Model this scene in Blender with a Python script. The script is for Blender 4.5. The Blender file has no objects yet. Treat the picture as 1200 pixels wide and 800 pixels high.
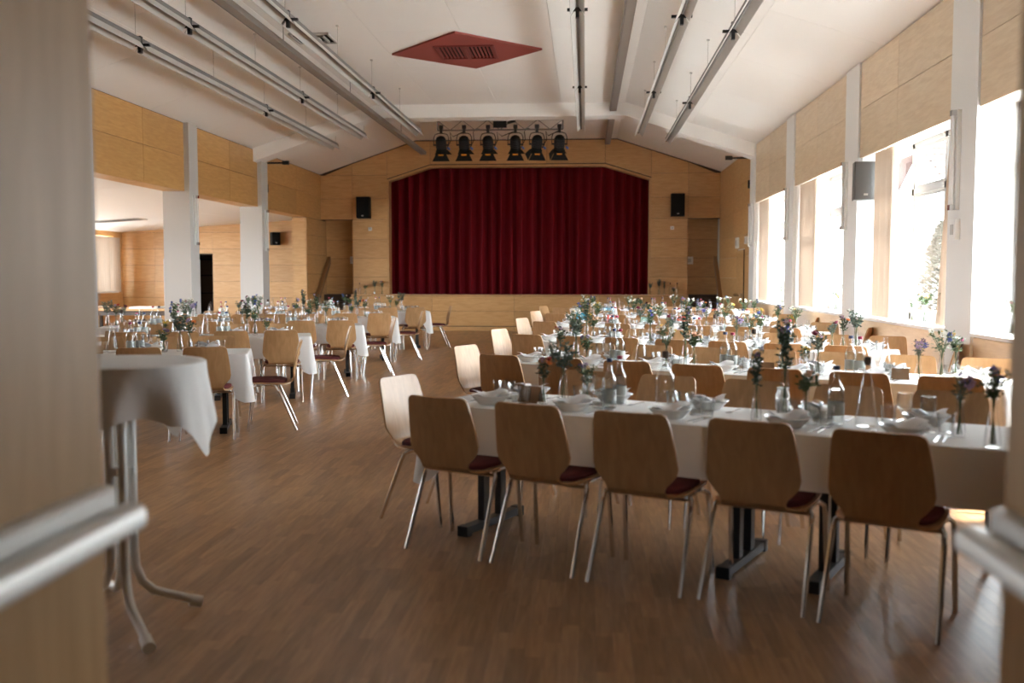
import bpy, math, random
from mathutils import Vector, Matrix
R = random.Random(7)
PI = math.pi
SC = bpy.context.scene
COL = SC.collection

# ------------------------------------------------------------------ camera, world, light, exposure
CAM_H = 1.45
YAW, PITCH = math.atan(86 / 1167.0), math.atan(77 / 1170.0)
cd = bpy.data.cameras.new('camera')
cam = bpy.data.objects.new('camera', cd)
COL.objects.link(cam)
fw = Vector((-math.sin(YAW) * math.cos(PITCH), math.cos(YAW) * math.cos(PITCH), -math.sin(PITCH)))
rt = Vector((math.cos(YAW), math.sin(YAW), 0))
up = rt.cross(fw)
m = Matrix((rt, up, -fw)).transposed().to_4x4()
m.translation = (0, 0, CAM_H)
cam.matrix_world = m
cd.sensor_width = 36
cd.lens = 36 * 1167 / 1200
cd.clip_start = 0.05
cd.clip_end = 400
cd.dof.use_dof = True
cd.dof.focus_distance = 10.5
cd.dof.aperture_fstop = 1.7
SC.camera = cam

w = bpy.data.worlds.new('world')
SC.world = w
w.use_nodes = True
bg = w.node_tree.nodes['Background']
bg.inputs['Color'].default_value = (0.84, 0.93, 1.0, 1)
bg.inputs['Strength'].default_value = 5.0
SC.view_settings.view_transform = 'Standard'
SC.view_settings.look = 'None'
SC.view_settings.gamma = 1
SC.view_settings.use_curve_mapping = False
SC.view_settings.exposure = 2.85
cy = SC.cycles
cy.max_bounces = 10
cy.diffuse_bounces = 7
cy.glossy_bounces = 4
cy.transmission_bounces = 6
cy.transparent_max_bounces = 40
cy.sample_clamp_indirect = 6
cy.caustics_reflective = False
cy.caustics_refractive = False
cy.use_denoising = True

sl = bpy.data.lights.new('sun', 'SUN')
sl.energy = 5.0
sl.angle = math.radians(3)
sl.color = (1.0, .97, .93)
so = bpy.data.objects.new('sun', sl)
COL.objects.link(so)
SD = Vector((math.cos(math.radians(20)) * math.cos(math.radians(54)), math.sin(math.radians(20)) * math.cos(math.radians(54)), math.sin(math.radians(54))))
so.rotation_euler = SD.to_track_quat('Z', 'Y').to_euler()

def portal(name, x, y0, y1, z0, z1, side):
    l = bpy.data.lights.new(name, 'AREA')
    l.shape = 'RECTANGLE'
    l.size = y1 - y0
    l.size_y = z1 - z0
    l.cycles.is_portal = True
    o = bpy.data.objects.new(name, l)
    COL.objects.link(o)
    o.matrix_world = Matrix(((0, 0, -side, x), (1, 0, 0, (y0 + y1) / 2), (0, 1 if side < 0 else 1, 0, (z0 + z1) / 2), (0, 0, 0, 1)))
    # area lights shine along -Z: local Z must point away from the room
    zx = Vector((-side, 0, 0))
    xx = Vector((0, 1, 0))
    yy = zx.cross(xx)
    o.matrix_world = Matrix(((xx.x, yy.x, zx.x, x), (xx.y, yy.y, zx.y, (y0 + y1) / 2), (xx.z, yy.z, zx.z, (z0 + z1) / 2), (0, 0, 0, 1)))

BAYS = [(5.98, 9.2), (9.87, 13.08), (13.75, 17.03), (17.70, 20.88)]   # window bays on the right wall
for b in BAYS:
    portal('window_portal', 3.93, b[0], b[1], .98, 2.98, -1)
ABAYS = [(10.3, 14), (15.5, 20), (21.6, 25.9)]
for b in ABAYS:
    portal('window_portal', -12.85, b[0], b[1], 1.05, 2.5, 1)

pl = bpy.data.lights.new('window_portal', 'AREA')  # portal for the added foyer window
pl.shape = 'RECTANGLE'; pl.size = .8; pl.size_y = .75
pl.cycles.is_portal = True
po = bpy.data.objects.new('window_portal', pl)
COL.objects.link(po)
po.location = (.3, -4.12, 1.375)
po.rotation_euler = (math.radians(90), 0, 0)

# ------------------------------------------------------------------ materials
def mat(name, col, rough=.5, metal=0., spec=.5):
    m = bpy.data.materials.new(name)
    m.use_nodes = True
    b = m.node_tree.nodes['Principled BSDF']
    b.inputs['Base Color'].default_value = (*col, 1)
    b.inputs['Roughness'].default_value = rough
    b.inputs['Metallic'].default_value = metal
    b.inputs['Specular IOR Level'].default_value = spec
    return m

def N(nt, t, **kw):
    n = nt.nodes.new(t)
    for k, v in kw.items():
        setattr(n, k, v)
    return n

def wood(name, dark, light, scale=(1.5, 1.5, 22), rough=.4, vary=.25, attr=None, spec=.5, bump=0.):
    m = mat(name, light, rough, 0, spec)
    nt = m.node_tree
    L = nt.links.new
    b = nt.nodes['Principled BSDF']
    tc = N(nt, 'ShaderNodeTexCoord')
    mp = N(nt, 'ShaderNodeMapping')
    mp.inputs['Scale'].default_value = scale
    L(tc.outputs['Object'], mp.inputs['Vector'])
    if attr:
        at = N(nt, 'ShaderNodeAttribute', attribute_name=attr)
        rnd = at.outputs['Fac']
    else:
        oi = N(nt, 'ShaderNodeObjectInfo')
        rnd = oi.outputs['Random']
    ad = N(nt, 'ShaderNodeVectorMath', operation='ADD')
    sc = N(nt, 'ShaderNodeMath', operation='MULTIPLY')
    sc.inputs[1].default_value = 37.0
    L(rnd, sc.inputs[0])
    L(mp.outputs[0], ad.inputs[0])
    L(sc.outputs[0], ad.inputs[1])
    nz = N(nt, 'ShaderNodeTexNoise')
    nz.inputs['Scale'].default_value = 3.0
    nz.inputs['Detail'].default_value = 5
    nz.inputs['Distortion'].default_value = .6
    L(ad.outputs[0], nz.inputs['Vector'])
    mx = N(nt, 'ShaderNodeMix', data_type='RGBA')
    mx.inputs['A'].default_value = (*dark, 1)
    mx.inputs['B'].default_value = (*light, 1)
    rr = N(nt, 'ShaderNodeMapRange')
    rr.inputs['From Min'].default_value = .3
    rr.inputs['From Max'].default_value = .7
    L(nz.outputs['Fac'], rr.inputs['Value'])
    L(rr.outputs[0], mx.inputs['Factor'])
    hv = N(nt, 'ShaderNodeHueSaturation')
    vr = N(nt, 'ShaderNodeMapRange')
    vr.inputs['To Min'].default_value = 1 - vary
    vr.inputs['To Max'].default_value = 1 + vary
    L(rnd, vr.inputs['Value'])
    L(vr.outputs[0], hv.inputs['Value'])
    L(mx.outputs['Result'], hv.inputs['Color'])
    L(hv.outputs[0], b.inputs['Base Color'])
    return m

def thin_glass(name, tint, rough=.02, edge=.55, refl=.8):
    m = bpy.data.materials.new(name)
    m.use_nodes = True
    nt = m.node_tree
    nt.nodes.clear()
    L = nt.links.new
    out = N(nt, 'ShaderNodeOutputMaterial')
    tr = N(nt, 'ShaderNodeBsdfTransparent')
    gl = N(nt, 'ShaderNodeBsdfGlossy')
    gl.inputs['Roughness'].default_value = rough
    lw = N(nt, 'ShaderNodeLayerWeight')
    lw.inputs['Blend'].default_value = .25
    mx = N(nt, 'ShaderNodeMixShader')
    cr = N(nt, 'ShaderNodeMix', data_type='RGBA')
    cr.inputs['A'].default_value = (*tint, 1)
    cr.inputs['B'].default_value = (*[c * edge for c in tint], 1)
    L(lw.outputs['Facing'], cr.inputs['Factor'])
    L(cr.outputs['Result'], tr.inputs['Color'])
    lw2 = N(nt, 'ShaderNodeLayerWeight')
    lw2.inputs['Blend'].default_value = .5
    pw_ = N(nt, 'ShaderNodeMath', operation='POWER')
    pw_.inputs[1].default_value = 2.8
    L(lw2.outputs['Facing'], pw_.inputs[0])
    fr = N(nt, 'ShaderNodeMapRange')
    fr.inputs['To Min'].default_value = .05
    fr.inputs['To Max'].default_value = refl
    L(pw_.outputs[0], fr.inputs['Value'])
    L(fr.outputs[0], mx.inputs['Fac'])
    L(tr.outputs[0], mx.inputs[1])
    L(gl.outputs[0], mx.inputs[2])
    L(mx.outputs[0], out.inputs['Surface'])
    return m

def cloth_mat(name, col, trans=.0, tcol=None, rough=.85, bump=0):
    m = mat(name, col, rough, 0, .2)
    nt = m.node_tree
    L = nt.links.new
    b = nt.nodes['Principled BSDF']
    if trans:
        t = N(nt, 'ShaderNodeBsdfTranslucent')
        t.inputs['Color'].default_value = (*(tcol or col), 1)
        mx = N(nt, 'ShaderNodeMixShader')
        mx.inputs['Fac'].default_value = trans
        L(b.outputs[0], mx.inputs[1])
        L(t.outputs[0], mx.inputs[2])
        L(mx.outputs[0], nt.nodes['Material Output'].inputs['Surface'])
    if bump:
        nz = N(nt, 'ShaderNodeTexNoise')
        nz.inputs['Scale'].default_value = 9
        bp = N(nt, 'ShaderNodeBump')
        bp.inputs['Strength'].default_value = bump
        bp.inputs['Distance'].default_value = .02
        tc = N(nt, 'ShaderNodeTexCoord')
        L(tc.outputs['Object'], nz.inputs['Vector'])
        L(nz.outputs['Fac'], bp.inputs['Height'])
        L(bp.outputs[0], b.inputs['Normal'])
    return m

M = {}
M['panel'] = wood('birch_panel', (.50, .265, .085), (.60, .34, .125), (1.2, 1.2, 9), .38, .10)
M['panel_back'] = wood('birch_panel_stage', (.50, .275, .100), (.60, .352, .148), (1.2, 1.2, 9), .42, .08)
M['panel_glare'] = wood('glare_birch_panel', (.66, .50, .33), (.76, .61, .43), (1.2, 1.2, 9), .38, .08)  # same birch, with window glare and haze mixed into the colour
M['groove'] = mat('dark_groove', (.05, .03, .02), .8)
M['plank'] = wood('oak_plank', (.28, .148, .064), (.43, .243, .115), (14, 1.2, 1), .35, .20, None, .6)
M['plank_far'] = wood('oak_plank_far', (.28, .148, .064), (.43, .243, .115), (14, 1.2, 1), .35, .20, 'tone', .6)
M['subfloor'] = mat('subfloor', (.04, .025, .015), .8)
M['ply'] = wood('chair_plywood', (.40, .218, .092), (.50, .286, .132), (10, 10, 1.2), .42, .10)
M['pad'] = cloth_mat('maroon_pad', (.10, .022, .022))
M['chrome'] = mat('chrome', (.78, .77, .76), .16, 1)
M['black_metal'] = mat('black_metal', (.012, .012, .013), .45)
M['white_paint'] = mat('white_paint', (.76, .745, .72), .6)
M['ceil'] = mat('ceiling_white', (.86, .84, .81), .7)
M['ceil_back'] = mat('ceiling_backing', (.45, .43, .41), .9)
M['pier'] = mat('pier_paint', (.52, .50, .47), .55)
M['cloth'] = cloth_mat('white_linen', (.80, .775, .745), .12, (.8, .76, .7), bump=.25)
M['velvet'] = cloth_mat('red_velvet', (.20, .007, .014), rough=.8)
M['drape'] = cloth_mat('beige_drape', (.56, .46, .37), .06, (.55, .46, .38))
M['glass'] = thin_glass('clear_glass', (.985, .99, .988), .02, .62)
M['pane'] = thin_glass('window_glass', (.97, .98, .98), .0, .97, .28)
M['water'] = thin_glass('bottle_water', (.93, .95, .945), .02, .8)
M['porcelain'] = mat('porcelain', (.80, .79, .77), .22)
M['napkin'] = cloth_mat('napkin_white', (.80, .78, .77))
M['steel'] = mat('cutlery_steel', (.7, .7, .7), .22, 1)
M['label'] = mat('bottle_label', (.44, .46, .43), .5)
M['kraft'] = mat('kraft_card', (.33, .20, .11), .8)
M['cap_blue'] = mat('cap_blue', (.03, .05, .12), .4)
M['cap_red'] = mat('cap_red', (.35, .02, .05), .4)
M['cork'] = mat('cork', (.08, .05, .035), .8)
M['green_dark'] = mat('leaf_dark', (.035, .06, .028), .6)
M['green_mid'] = mat('leaf_mid', (.075, .115, .045), .6)
M['green_grey'] = mat('leaf_grey', (.11, .14, .105), .7)
for n, c in dict(orange=(.75, .22, .05), red=(.42, .025, .02), peach=(.78, .45, .26), white=(.82, .82, .76), yellow=(.75, .50, .08),
                 purple=(.12, .06, .20), blue=(.06, .09, .38), pink=(.62, .10, .28), burgundy=(.16, .012, .03), lilac=(.40, .30, .46)).items():
    M['bloom_' + n] = mat('bloom_' + n, c, .7)
M['white_plastic'] = mat('white_plastic', (.78, .77, .74), .35)
M['batten'] = mat('batten_white', (.50, .48, .45), .4)
M['batten_dark'] = mat('batten_grey', (.17, .16, .15), .45)
M['alu'] = mat('brushed_aluminium', (.58, .56, .53), .5, .6)
M['black'] = mat('matt_black', (.006, .006, .006), .7, 0, .2)
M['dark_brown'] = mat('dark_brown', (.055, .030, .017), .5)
M['grey'] = mat('grey_speaker', (.13, .127, .123), .5)
M['red_paint'] = mat('red_ceiling_paint', (.27, .055, .045), .6)
M['red_slat'] = mat('red_slat_paint', (.20, .04, .035), .6)
M['dark_void'] = mat('dark_void', (.01, .008, .007), .9)
M['gel_orange'] = mat('orange_gel', (.85, .30, .02), .4)
M['gel_blue'] = mat('blue_plug', (.10, .20, .55), .4)
M['roof'] = mat('clay_roof', (.045, .018, .012), .8)
M['conifer'] = mat('conifer_needles', (.010, .017, .008), .8)
M['frame'] = mat('window_frame', (.52, .53, .54), .75, 0, .15)
M['render'] = mat('house_render', (.75, .73, .70), .8)
M['asphalt'] = mat('paving', (.42, .41, .39), .9)
M['sill'] = mat('white_sill', (.80, .79, .77), .3)
M['door_leaf'] = wood('door_veneer', (.38, .23, .105), (.46, .29, .145), (8, 8, .8), .45, .0, None, .25)
M['rail_wood'] = mat('handrail_wood', (.26, .13, .05), .45)
M['coral'] = mat('coral_paper', (.80, .10, .06), .6)
M['teal'] = mat('teal_paper', (.02, .26, .36), .5)
M['mint'] = mat('mint_glass', (.30, .45, .38), .4)
M['skyblue'] = mat('blue_paper', (.10, .42, .62), .5)
M['foyer'] = mat('foyer_paint', (.52, .42, .32), .7)
M['foyer_floor'] = mat('foyer_floor_tile', (.25, .20, .16), .5)

# ------------------------------------------------------------------ mesh builder
class MB:
    def __init__(s):
        s.v = []; s.f = []
    def box(s, x0, x1, y0, y1, z0, z1, mt=None):
        b = len(s.v)
        P = [(x, y, z) for z in (z0, z1) for y in (y0, y1) for x in (x0, x1)]
        if mt is not None:
            P = [tuple(mt @ Vector(p)) for p in P]
        s.v += P
        for q in ((0, 2, 3, 1), (4, 5, 7, 6), (0, 1, 5, 4), (2, 6, 7, 3), (0, 4, 6, 2), (1, 3, 7, 5)):
            s.f.append([b + i for i in q])
        return s
    def quad(s, *p):
        b = len(s.v)
        s.v += [tuple(q) for q in p]
        s.f.append(list(range(b, b + len(p))))
        return s
    def lathe(s, prof, n=14, c=(0, 0, 0), close=False):
        b = len(s.v)
        k = len(prof)
        for r, z in prof:
            for i in range(n):
                a = 2 * PI * i / n
                s.v.append((c[0] + max(r, 1e-4) * math.cos(a), c[1] + max(r, 1e-4) * math.sin(a), c[2] + z))
        for j in range(k - 1):
            for i in range(n):
                i2 = (i + 1) % n
                s.f.append([b + j * n + i, b + j * n + i2, b + (j + 1) * n + i2, b + (j + 1) * n + i])
        if close:
            s.f.append([b + i for i in range(n)][::-1])
            s.f.append([b + (k - 1) * n + i for i in range(n)])
        return s
    def tube(s, pts, r, n=8, caps=True):
        pts = [Vector(p) for p in pts]
        b = len(s.v)
        rr = r if isinstance(r, (list, tuple)) else [r] * len(pts)
        prev = None
        for i, p in enumerate(pts):
            d = (pts[min(i + 1, len(pts) - 1)] - pts[max(i - 1, 0)]).normalized()
            if prev is None:
                a = Vector((0, 0, 1)) if abs(d.z) < .9 else Vector((1, 0, 0))
                u = d.cross(a).normalized()
            else:
                u = (prev - d * prev.dot(d)).normalized()
            prev = u
            q = d.cross(u)
            for k in range(n):
                an = 2 * PI * k / n
                s.v.append(tuple(p + (u * math.cos(an) + q * math.sin(an)) * rr[i]))
        for i in range(len(pts) - 1):
            for k in range(n):
                k2 = (k + 1) % n
                s.f.append([b + i * n + k, b + i * n + k2, b + (i + 1) * n + k2, b + (i + 1) * n + k])
        if caps:
            s.f.append([b + k for k in range(n)][::-1])
            s.f.append([b + (len(pts) - 1) * n + k for k in range(n)])
        return s
    def prism(s, poly, h0, h1, fn):
        """poly of 2d points extruded from h0 to h1; fn(a, b, h) -> xyz"""
        b = len(s.v)
        n = len(poly)
        for h in (h0, h1):
            for p in poly:
                s.v.append(tuple(fn(p[0], p[1], h)))
        s.f.append([b + i for i in range(n)][::-1])
        s.f.append([b + n + i for i in range(n)])
        for i in range(n):
            j = (i + 1) % n
            s.f.append([b + i, b + j, b + n + j, b + n + i])
        return s
    def grid(s, rows):
        b = len(s.v)
        n = len(rows[0])
        for r_ in rows:
            s.v += [tuple(p) for p in r_]
        for j in range(len(rows) - 1):
            for i in range(n - 1):
                s.f.append([b + j * n + i, b + j * n + i + 1, b + (j + 1) * n + i + 1, b + (j + 1) * n + i])
        return s
    def ball(s, c, r, n=8, k=5, sq=(1, 1, 1)):
        b = len(s.v)
        for j in range(k + 1):
            t = PI * j / k
            for i in range(n):
                a = 2 * PI * i / n
                s.v.append((c[0] + r * sq[0] * max(math.sin(t), .02) * math.cos(a), c[1] + r * sq[1] * max(math.sin(t), .02) * math.sin(a), c[2] + r * sq[2] * math.cos(t)))
        for j in range(k):
            for i in range(n):
                i2 = (i + 1) % n
                s.f.append([b + j * n + i, b + (j + 1) * n + i, b + (j + 1) * n + i2, b + j * n + i2])
        return s
    def mesh(s, name, material, smooth=True, fixn=True):
        me = bpy.data.meshes.new(name)
        me.from_pydata(s.v, [], s.f)
        me.materials.append(material)
        if fixn:
            import bmesh
            bm = bmesh.new(); bm.from_mesh(me)
            bmesh.ops.recalc_face_normals(bm, faces=bm.faces)
            bm.to_mesh(me); bm.free()
        if smooth:
            me.polygons.foreach_set('use_smooth', [True] * len(me.polygons))
            me.set_sharp_from_angle(angle=math.radians(38))
        return me

def ob(name, me, parent=None, loc=None, rz=None):
    o = bpy.data.objects.new(name, me)
    COL.objects.link(o)
    if parent is not None:
        o.parent = parent
    if loc is not None:
        o.location = loc
    if rz is not None:
        o.rotation_euler = (0, 0, rz)
    return o

def tag(o, label=None, cat=None, group=None, kind=None):
    if label: o['label'] = label
    if cat: o['category'] = cat
    if group: o['group'] = group
    if kind: o['kind'] = kind
    return o

def root(name, label, cat, loc=(0, 0, 0), rz=0, group=None):
    return tag(ob(name, None, None, loc, rz), label, cat, group)

def struct(name, mb, m, label, cat='structure'):
    o = ob(name, mb.mesh(name, m, smooth=False))
    return tag(o, label, cat, None, 'structure')

def stamp(proto, parent):
    """proto: list of (name, mesh, sub-list[, label]); links a copy of each part under parent"""
    for p in proto:
        c = ob(p[0], p[1], parent)
        if len(p) > 3:
            c['label'] = p[3]
        stamp(p[2], c)

ORD = ['first', 'second', 'third', 'fourth', 'fifth', 'sixth', 'seventh', 'eighth', 'ninth', 'tenth', 'eleventh', 'twelfth']
ROWN = ['front', 'second', 'third', 'fourth', 'fifth', 'rearmost']

# ================================================================== LARGE STRUCTURE
XL, XR, Y0, YB = -7.1, 3.5, .95, 26.4
EAVE, FLAT, BRL, BRR = 4.15, 5.03, -4.5, .80
XA = -12.6                                                     # far wall of the side room

# ---- floor: slab, 300 nearest planks as parts, the rest as one part
fl = struct('floor', MB().box(XA - .3, XR + .35, Y0 - .15, YB + 1.0, -.12, -.016), M['subfloor'], 'oiled oak strip parquet floor running towards the stage')
PW, G = .068, .0006
def project(p):
    d = Vector(p) - Vector((0, 0, CAM_H))
    z = d.dot(fw)
    if z < .1: return None
    return 600 + 1167 * d.dot(rt) / z, 400 - 1167 * d.dot(up) / z
planks = []
x = XA
row = 0
while x < XR:
    y = Y0 - R.random() * .5
    while y < YB:
        ln = R.choice((.36, .42, .5, .5, .62))
        ya, yb = max(y, Y0), min(y + ln, YB)
        if yb - ya > .03:
            planks.append((x, min(x + PW, XR), ya, yb))
        y += ln
    x += PW
    row += 1
near = []
for i, (xa, xb, ya, yb) in enumerate(planks):
    if ya < 7.2:
        q = project(((xa + xb) / 2, (ya + yb) / 2, 0))
        if q and -30 < q[0] < 1215 and q[1] < 830 and q[0] > 105:
            near.append((ya, i))
near.sort()
near_i = set(i for _, i in near[:300])
PT = -.0008
plank_cache = {}
V, Fc, tone = [], [], []
for i, (xa, xb, ya, yb) in enumerate(planks):
    if i in near_i:
        key = (round(xb - xa, 3), round(yb - ya, 3))
        if key not in plank_cache:
            w_, l_ = (xb - xa) / 2 - G / 2, (yb - ya) / 2 - G / 2
            plank_cache[key] = MB().box(-w_, w_, -l_, l_, -.015, 0).mesh('plank', M['plank'], False)
        ob('plank', plank_cache[key], fl, ((xa + xb) / 2, (ya + yb) / 2, 0))
    else:
        b = len(V)
        xa += G / 2; xb -= G / 2; ya += G / 2; yb -= G / 2
        V += [(xa, ya, 0), (xb, ya, 0), (xb, yb, 0), (xa, yb, 0), (xa, ya, -.015), (xb, ya, -.015), (xb, yb, -.015), (xa, yb, -.015)]
        Fc += [(b, b + 1, b + 2, b + 3), (b, b + 4, b + 5, b + 1), (b + 1, b + 5, b + 6, b + 2), (b + 2, b + 6, b + 7, b + 3), (b + 3, b + 7, b + 4, b)]
        t = R.random()
        tone += [t] * 8
me = bpy.data.meshes.new('parquet')
me.from_pydata(V, [], Fc)
me.materials.append(M['plank_far'])
a = me.attributes.new('tone', 'FLOAT', 'POINT')
a.data.foreach_set('value', tone)
tag(ob('parquet', me, fl), kind='stuff')

# ---- panels clad on walls: each panel its own part
def panel_x(parent, x, y0, y1, z0, z1, sgn, m='panel', th=.018, g=.006, name='panel'):
    """panel on a wall face at x, standing proud by th towards sgn"""
    xa, xb = sorted((x, x + sgn * th))
    ob(name, MB().box(xa, xb, y0 + g / 2, y1 - g / 2, z0 + g / 2, z1 - g / 2).mesh(name, M[m], False), parent)
def panel_y(parent, y, x0, x1, z0, z1, m='panel_back', th=.018, g=.006, name='panel'):
    ob(name, MB().box(x0 + g / 2, x1 - g / 2, y - th, y, z0 + g / 2, z1 - g / 2).mesh(name, M[m], False), parent)

# ---- right wall
mb = MB()
W0 = .94
XO = XR + .45
mb.box(XR, XO, Y0 - .15, YB + 1, 2.98, EAVE + .25)                    # above the windows
mb.box(XR, XO, Y0 - .15, YB + 1, -.1, W0 - .03)                       # below
ys = [Y0 - .15] + [v for b in BAYS for v in b] + [YB + 1]
for i in range(0, len(ys), 2):
    mb.box(XR, XO, ys[i], ys[i + 1], W0 - .03, 2.98)
wr = struct('wall_right', mb, M['white_paint'], 'white right wall with deep window bays and birch panels above the windows')
for i, b in enumerate([(1.0, 3.1), (3.1, 5.3)] + BAYS):
    ym = (b[0] + b[1]) / 2 + .1
    for (ya, yb) in ((b[0], ym), (ym, b[1])):
        for (za, zb) in ((2.94, 3.55), (3.55, 4.135)):
            panel_x(wr, XR, ya, yb, za, zb, -1, 'panel_glare', .03)
    panel_x(wr, XR, b[0], b[1], .06, .90, -1, 'panel_glare', .03)
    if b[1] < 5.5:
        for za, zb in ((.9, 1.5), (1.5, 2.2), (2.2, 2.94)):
            panel_x(wr, XR, b[0], b[1], za, zb, -1, 'panel_glare', .03)
for (ya, yb) in ((21.5, 24.0), (24.0, YB)):
    for za, zb in ((3.5, 4.135), (2.92, 3.5), (2.36, 2.92)):
        panel_x(wr, XR, ya, yb, za, zb, -1, 'panel_back', .02)
for (ya, yb, zz) in ((23.35, YB, (.06, .5, .95, 1.4, 1.88, 2.36)), (21.5, 22.25, (.06, .95, 1.88, 2.36)), (22.25, 23.35, (2.05, 2.36))):
    for za, zb in zip(zz, zz[1:]):
        panel_x(wr, XR, ya, yb, za, zb, -1, 'panel_back', .02)

# windows 1..5 : frame, sill, panes
for i, b in enumerate(BAYS):
    f = MB()
    x0, x1 = XR + .30, XR + .37
    ya, yb, za, zb = b[0], b[1], W0, 2.98
    t = .06
    f.box(x0, x1, ya, yb, za, za + t + .02).box(x0, x1, ya, yb, zb - t, zb)
    f.box(x0, x1, ya, ya + t, za, zb).box(x0, x1, yb - t, yb, za, zb)
    zt = 2.42
    f.box(x0, x1, ya, yb, zt - .035, zt + .035)
    n = 3
    pw = (yb - ya) / n
    for k in range(1, n):
        f.box(x0, x1, ya + k * pw - .035, ya + k * pw + .035, za, zb)
    wo = struct('window_%d' % (i + 1), f, M['frame'], ['tall white window before the first pillar', 'tall white window with view of the tiled roof and tree', 'tall white window in the middle of the right wall', 'tall white window nearest the stage'][i], 'window')
    for k in range(n):
        for (z0, z1) in ((za + t + .02, zt - .035), (zt + .035, zb - t)):
            c0, c1 = ya + k * pw + .035, ya + (k + 1) * pw - .035
            if k == 0: c0 = ya + t
            if k == n - 1: c1 = yb - t
            # inner sash frame and pane
            if True:
                s_ = MB()
                q = .035
                s_.box(x0 + .01, x1 - .01, c0, c0 + q, z0, z1).box(x0 + .01, x1 - .01, c1 - q, c1, z0, z1)
                s_.box(x0 + .01, x1 - .01, c0 + q, c1 - q, z0, z0 + q).box(x0 + .01, x1 - .01, c0 + q, c1 - q, z1 - q, z1)
                sash = ob('sash', s_.mesh('sash', M['frame'], False), wo)
                ob('pane', MB().quad((x0 + .035, c0 + q, z0 + q), (x0 + .035, c1 - q, z0 + q), (x0 + .035, c1 - q, z1 - q), (x0 + .035, c0 + q, z1 - q)).mesh('pane', M['pane'], False), sash)
    if True:
        ob('handle', MB().box(x0 - .04, x0, ya + pw - .075, ya + pw - .055, 1.55, 1.68).mesh('handle', M['white_plastic'], False), wo)
    ob('window_sill', MB().box(XR - .07, x0 + .01, ya + .005, yb - .005, W0 - .03, W0).mesh('window_sill', M['sill'], False), wo)

# ---- left frieze wall over the opening to the side room, with piers
mb = MB()
mb.box(XL - .35, XL, Y0 - .15, 24.9, 2.97, EAVE + .25)
mb.box(XL - .35, XL, 24.9, YB + 1, 2.97, EAVE + .25)
wl = struct('wall_left', mb, M['groove'], 'birch panelled frieze of the left wall above the side room opening')
PIERS = [(5.7, 6.1), (9.55, 9.95), (13.4, 13.8), (17.25, 17.65), (21.2, 21.62)]
edges = [Y0] + [v for p in PIERS for v in p] + [YB - .02]
for i in range(0, len(edges), 2):
    ya, yb = edges[i], edges[i + 1]
    ym = (ya + yb) / 2 + .1
    for (a_, b_) in ((ya, ym), (ym, yb)):
        for (za, zb) in ((2.94, 3.55), (3.55, 4.135)):
            panel_x(wl, XL, a_, b_, za, zb, 1, 'panel', .03)
        ob('soffit_panel', MB().box(XL - .35, XL, a_ + .003, b_ - .003, 2.945, 2.968).mesh('soffit_panel', M['panel'], False), wl)
# wall left of the stage stairs (wood) and wood clad end pier
mb = MB().box(XL - .35, XL, 25.0, YB + 1, -.1, 2.975)
we = struct('wall_left_end', mb, M['groove'], 'short birch clad wall end beside the stage stairs')
for za, zb in zip((.02, .5, 1.0, 1.5, 2.0, 2.5), (.5, 1.0, 1.5, 2.0, 2.5, 2.935)):
    panel_x(we, XL, 25.06, YB + .9, za, zb, 1, 'panel_back', .02)
for za, zb in ((.02, 1.72), (1.72, 2.935)):
    panel_y(we, 25.0, XL - .35, XL + .02, za, zb, 'panel_back', .02)
for i, (ya, yb) in enumerate(PIERS):
    mb = MB()
    mb.box(XL - .37, XL + .12, ya, yb, 0, 2.945)
    mb.box(XL - .0, XL + .12, ya, yb, 2.945, 4.14)
    o = struct('trim_%d' % (i + 1), mb, M['pier'], 'pale painted square pier of the left opening, %s from the entrance' % ORD[i], 'pillar')
    e = MB()
    for (cx_, cy_) in ((XL + .12, ya), (XL - .37, ya), (XL + .12, yb)):
        e.box(cx_ - .012, cx_ + .004, cy_ - .004, cy_ + .012, .02, 1.75)
    ob('corner_guard', e.mesh('corner_guard', M['alu'], False), o)

# ---- back wall with proscenium
PX0, PX1, PZ0, PZ1 = -5.28, 1.70, .95, 4.33
SX0, SX1 = -6.22, 2.66
mb = MB()
th = .3
mb.box(XL, SX0, YB, YB + th, 2.95, 5.3)
mb.box(SX1, XR, YB, YB + th, 2.95, 5.3)
mb.box(SX0, PX0, YB, YB + th, .95, 5.3)
mb.box(PX1, SX1, YB, YB + th, .95, 5.3)
mb.box(PX0, PX1, YB, YB + th, 4.37, 5.3)
YN = 26.95
mb.box(XL, SX0, YN, YN + .1, -.1, 3.2).box(SX1, XR, YN, YN + .1, -.1, 3.2)
mb.box(SX0 - .03, SX0, YB + th, YN, .95, 3.2).box(SX1, SX1 + .03, YB + th, YN, .95, 3.2)
mb.box(XL, SX0, YB, YN, 3.0, 3.2).box(SX1, XR, YB, YN, 3.0, 3.2)
# sloped fillets cutting the corners of the stage opening
for (xa, xb) in ((PX0, -4.12), (PX1, .50)):
    mb.prism([(xa, 3.98), (xa, 4.37), (xb, 4.37)], YB, YB + th, lambda a, b_, h: (a, h, b_))
wb = struct('wall_back', mb, M['groove'], 'birch panelled stage wall with a wide curtained opening')
zs = [.955, 1.42, 1.92, 2.42, 2.95, 3.5, 4.12]
for xa, xb in ((SX0, PX0), (PX1, SX1)):
    for za, zb in zip(zs, zs[1:]):
        panel_y(wb, YB, xa, xb, za, zb)
for xa, xb in ((XL, SX0), (SX1, XR)):
    for za, zb in ((2.95, 3.5), (3.5, 4.12)):
        panel_y(wb, YB, xa, xb, za, zb)
    for za, zb in ((.955, 1.42), (1.42, 1.92), (1.92, 2.42), (2.42, 2.98)):
        panel_y(wb, YN, xa, xb, za, zb)
def ceil_z(x):
    if x < BRL: return EAVE + (FLAT - EAVE) * (x - XL) / (BRL - XL)
    if x > BRR: return EAVE + (FLAT - EAVE) * (XR - x) / (XR - BRR)
    return FLAT
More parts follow.
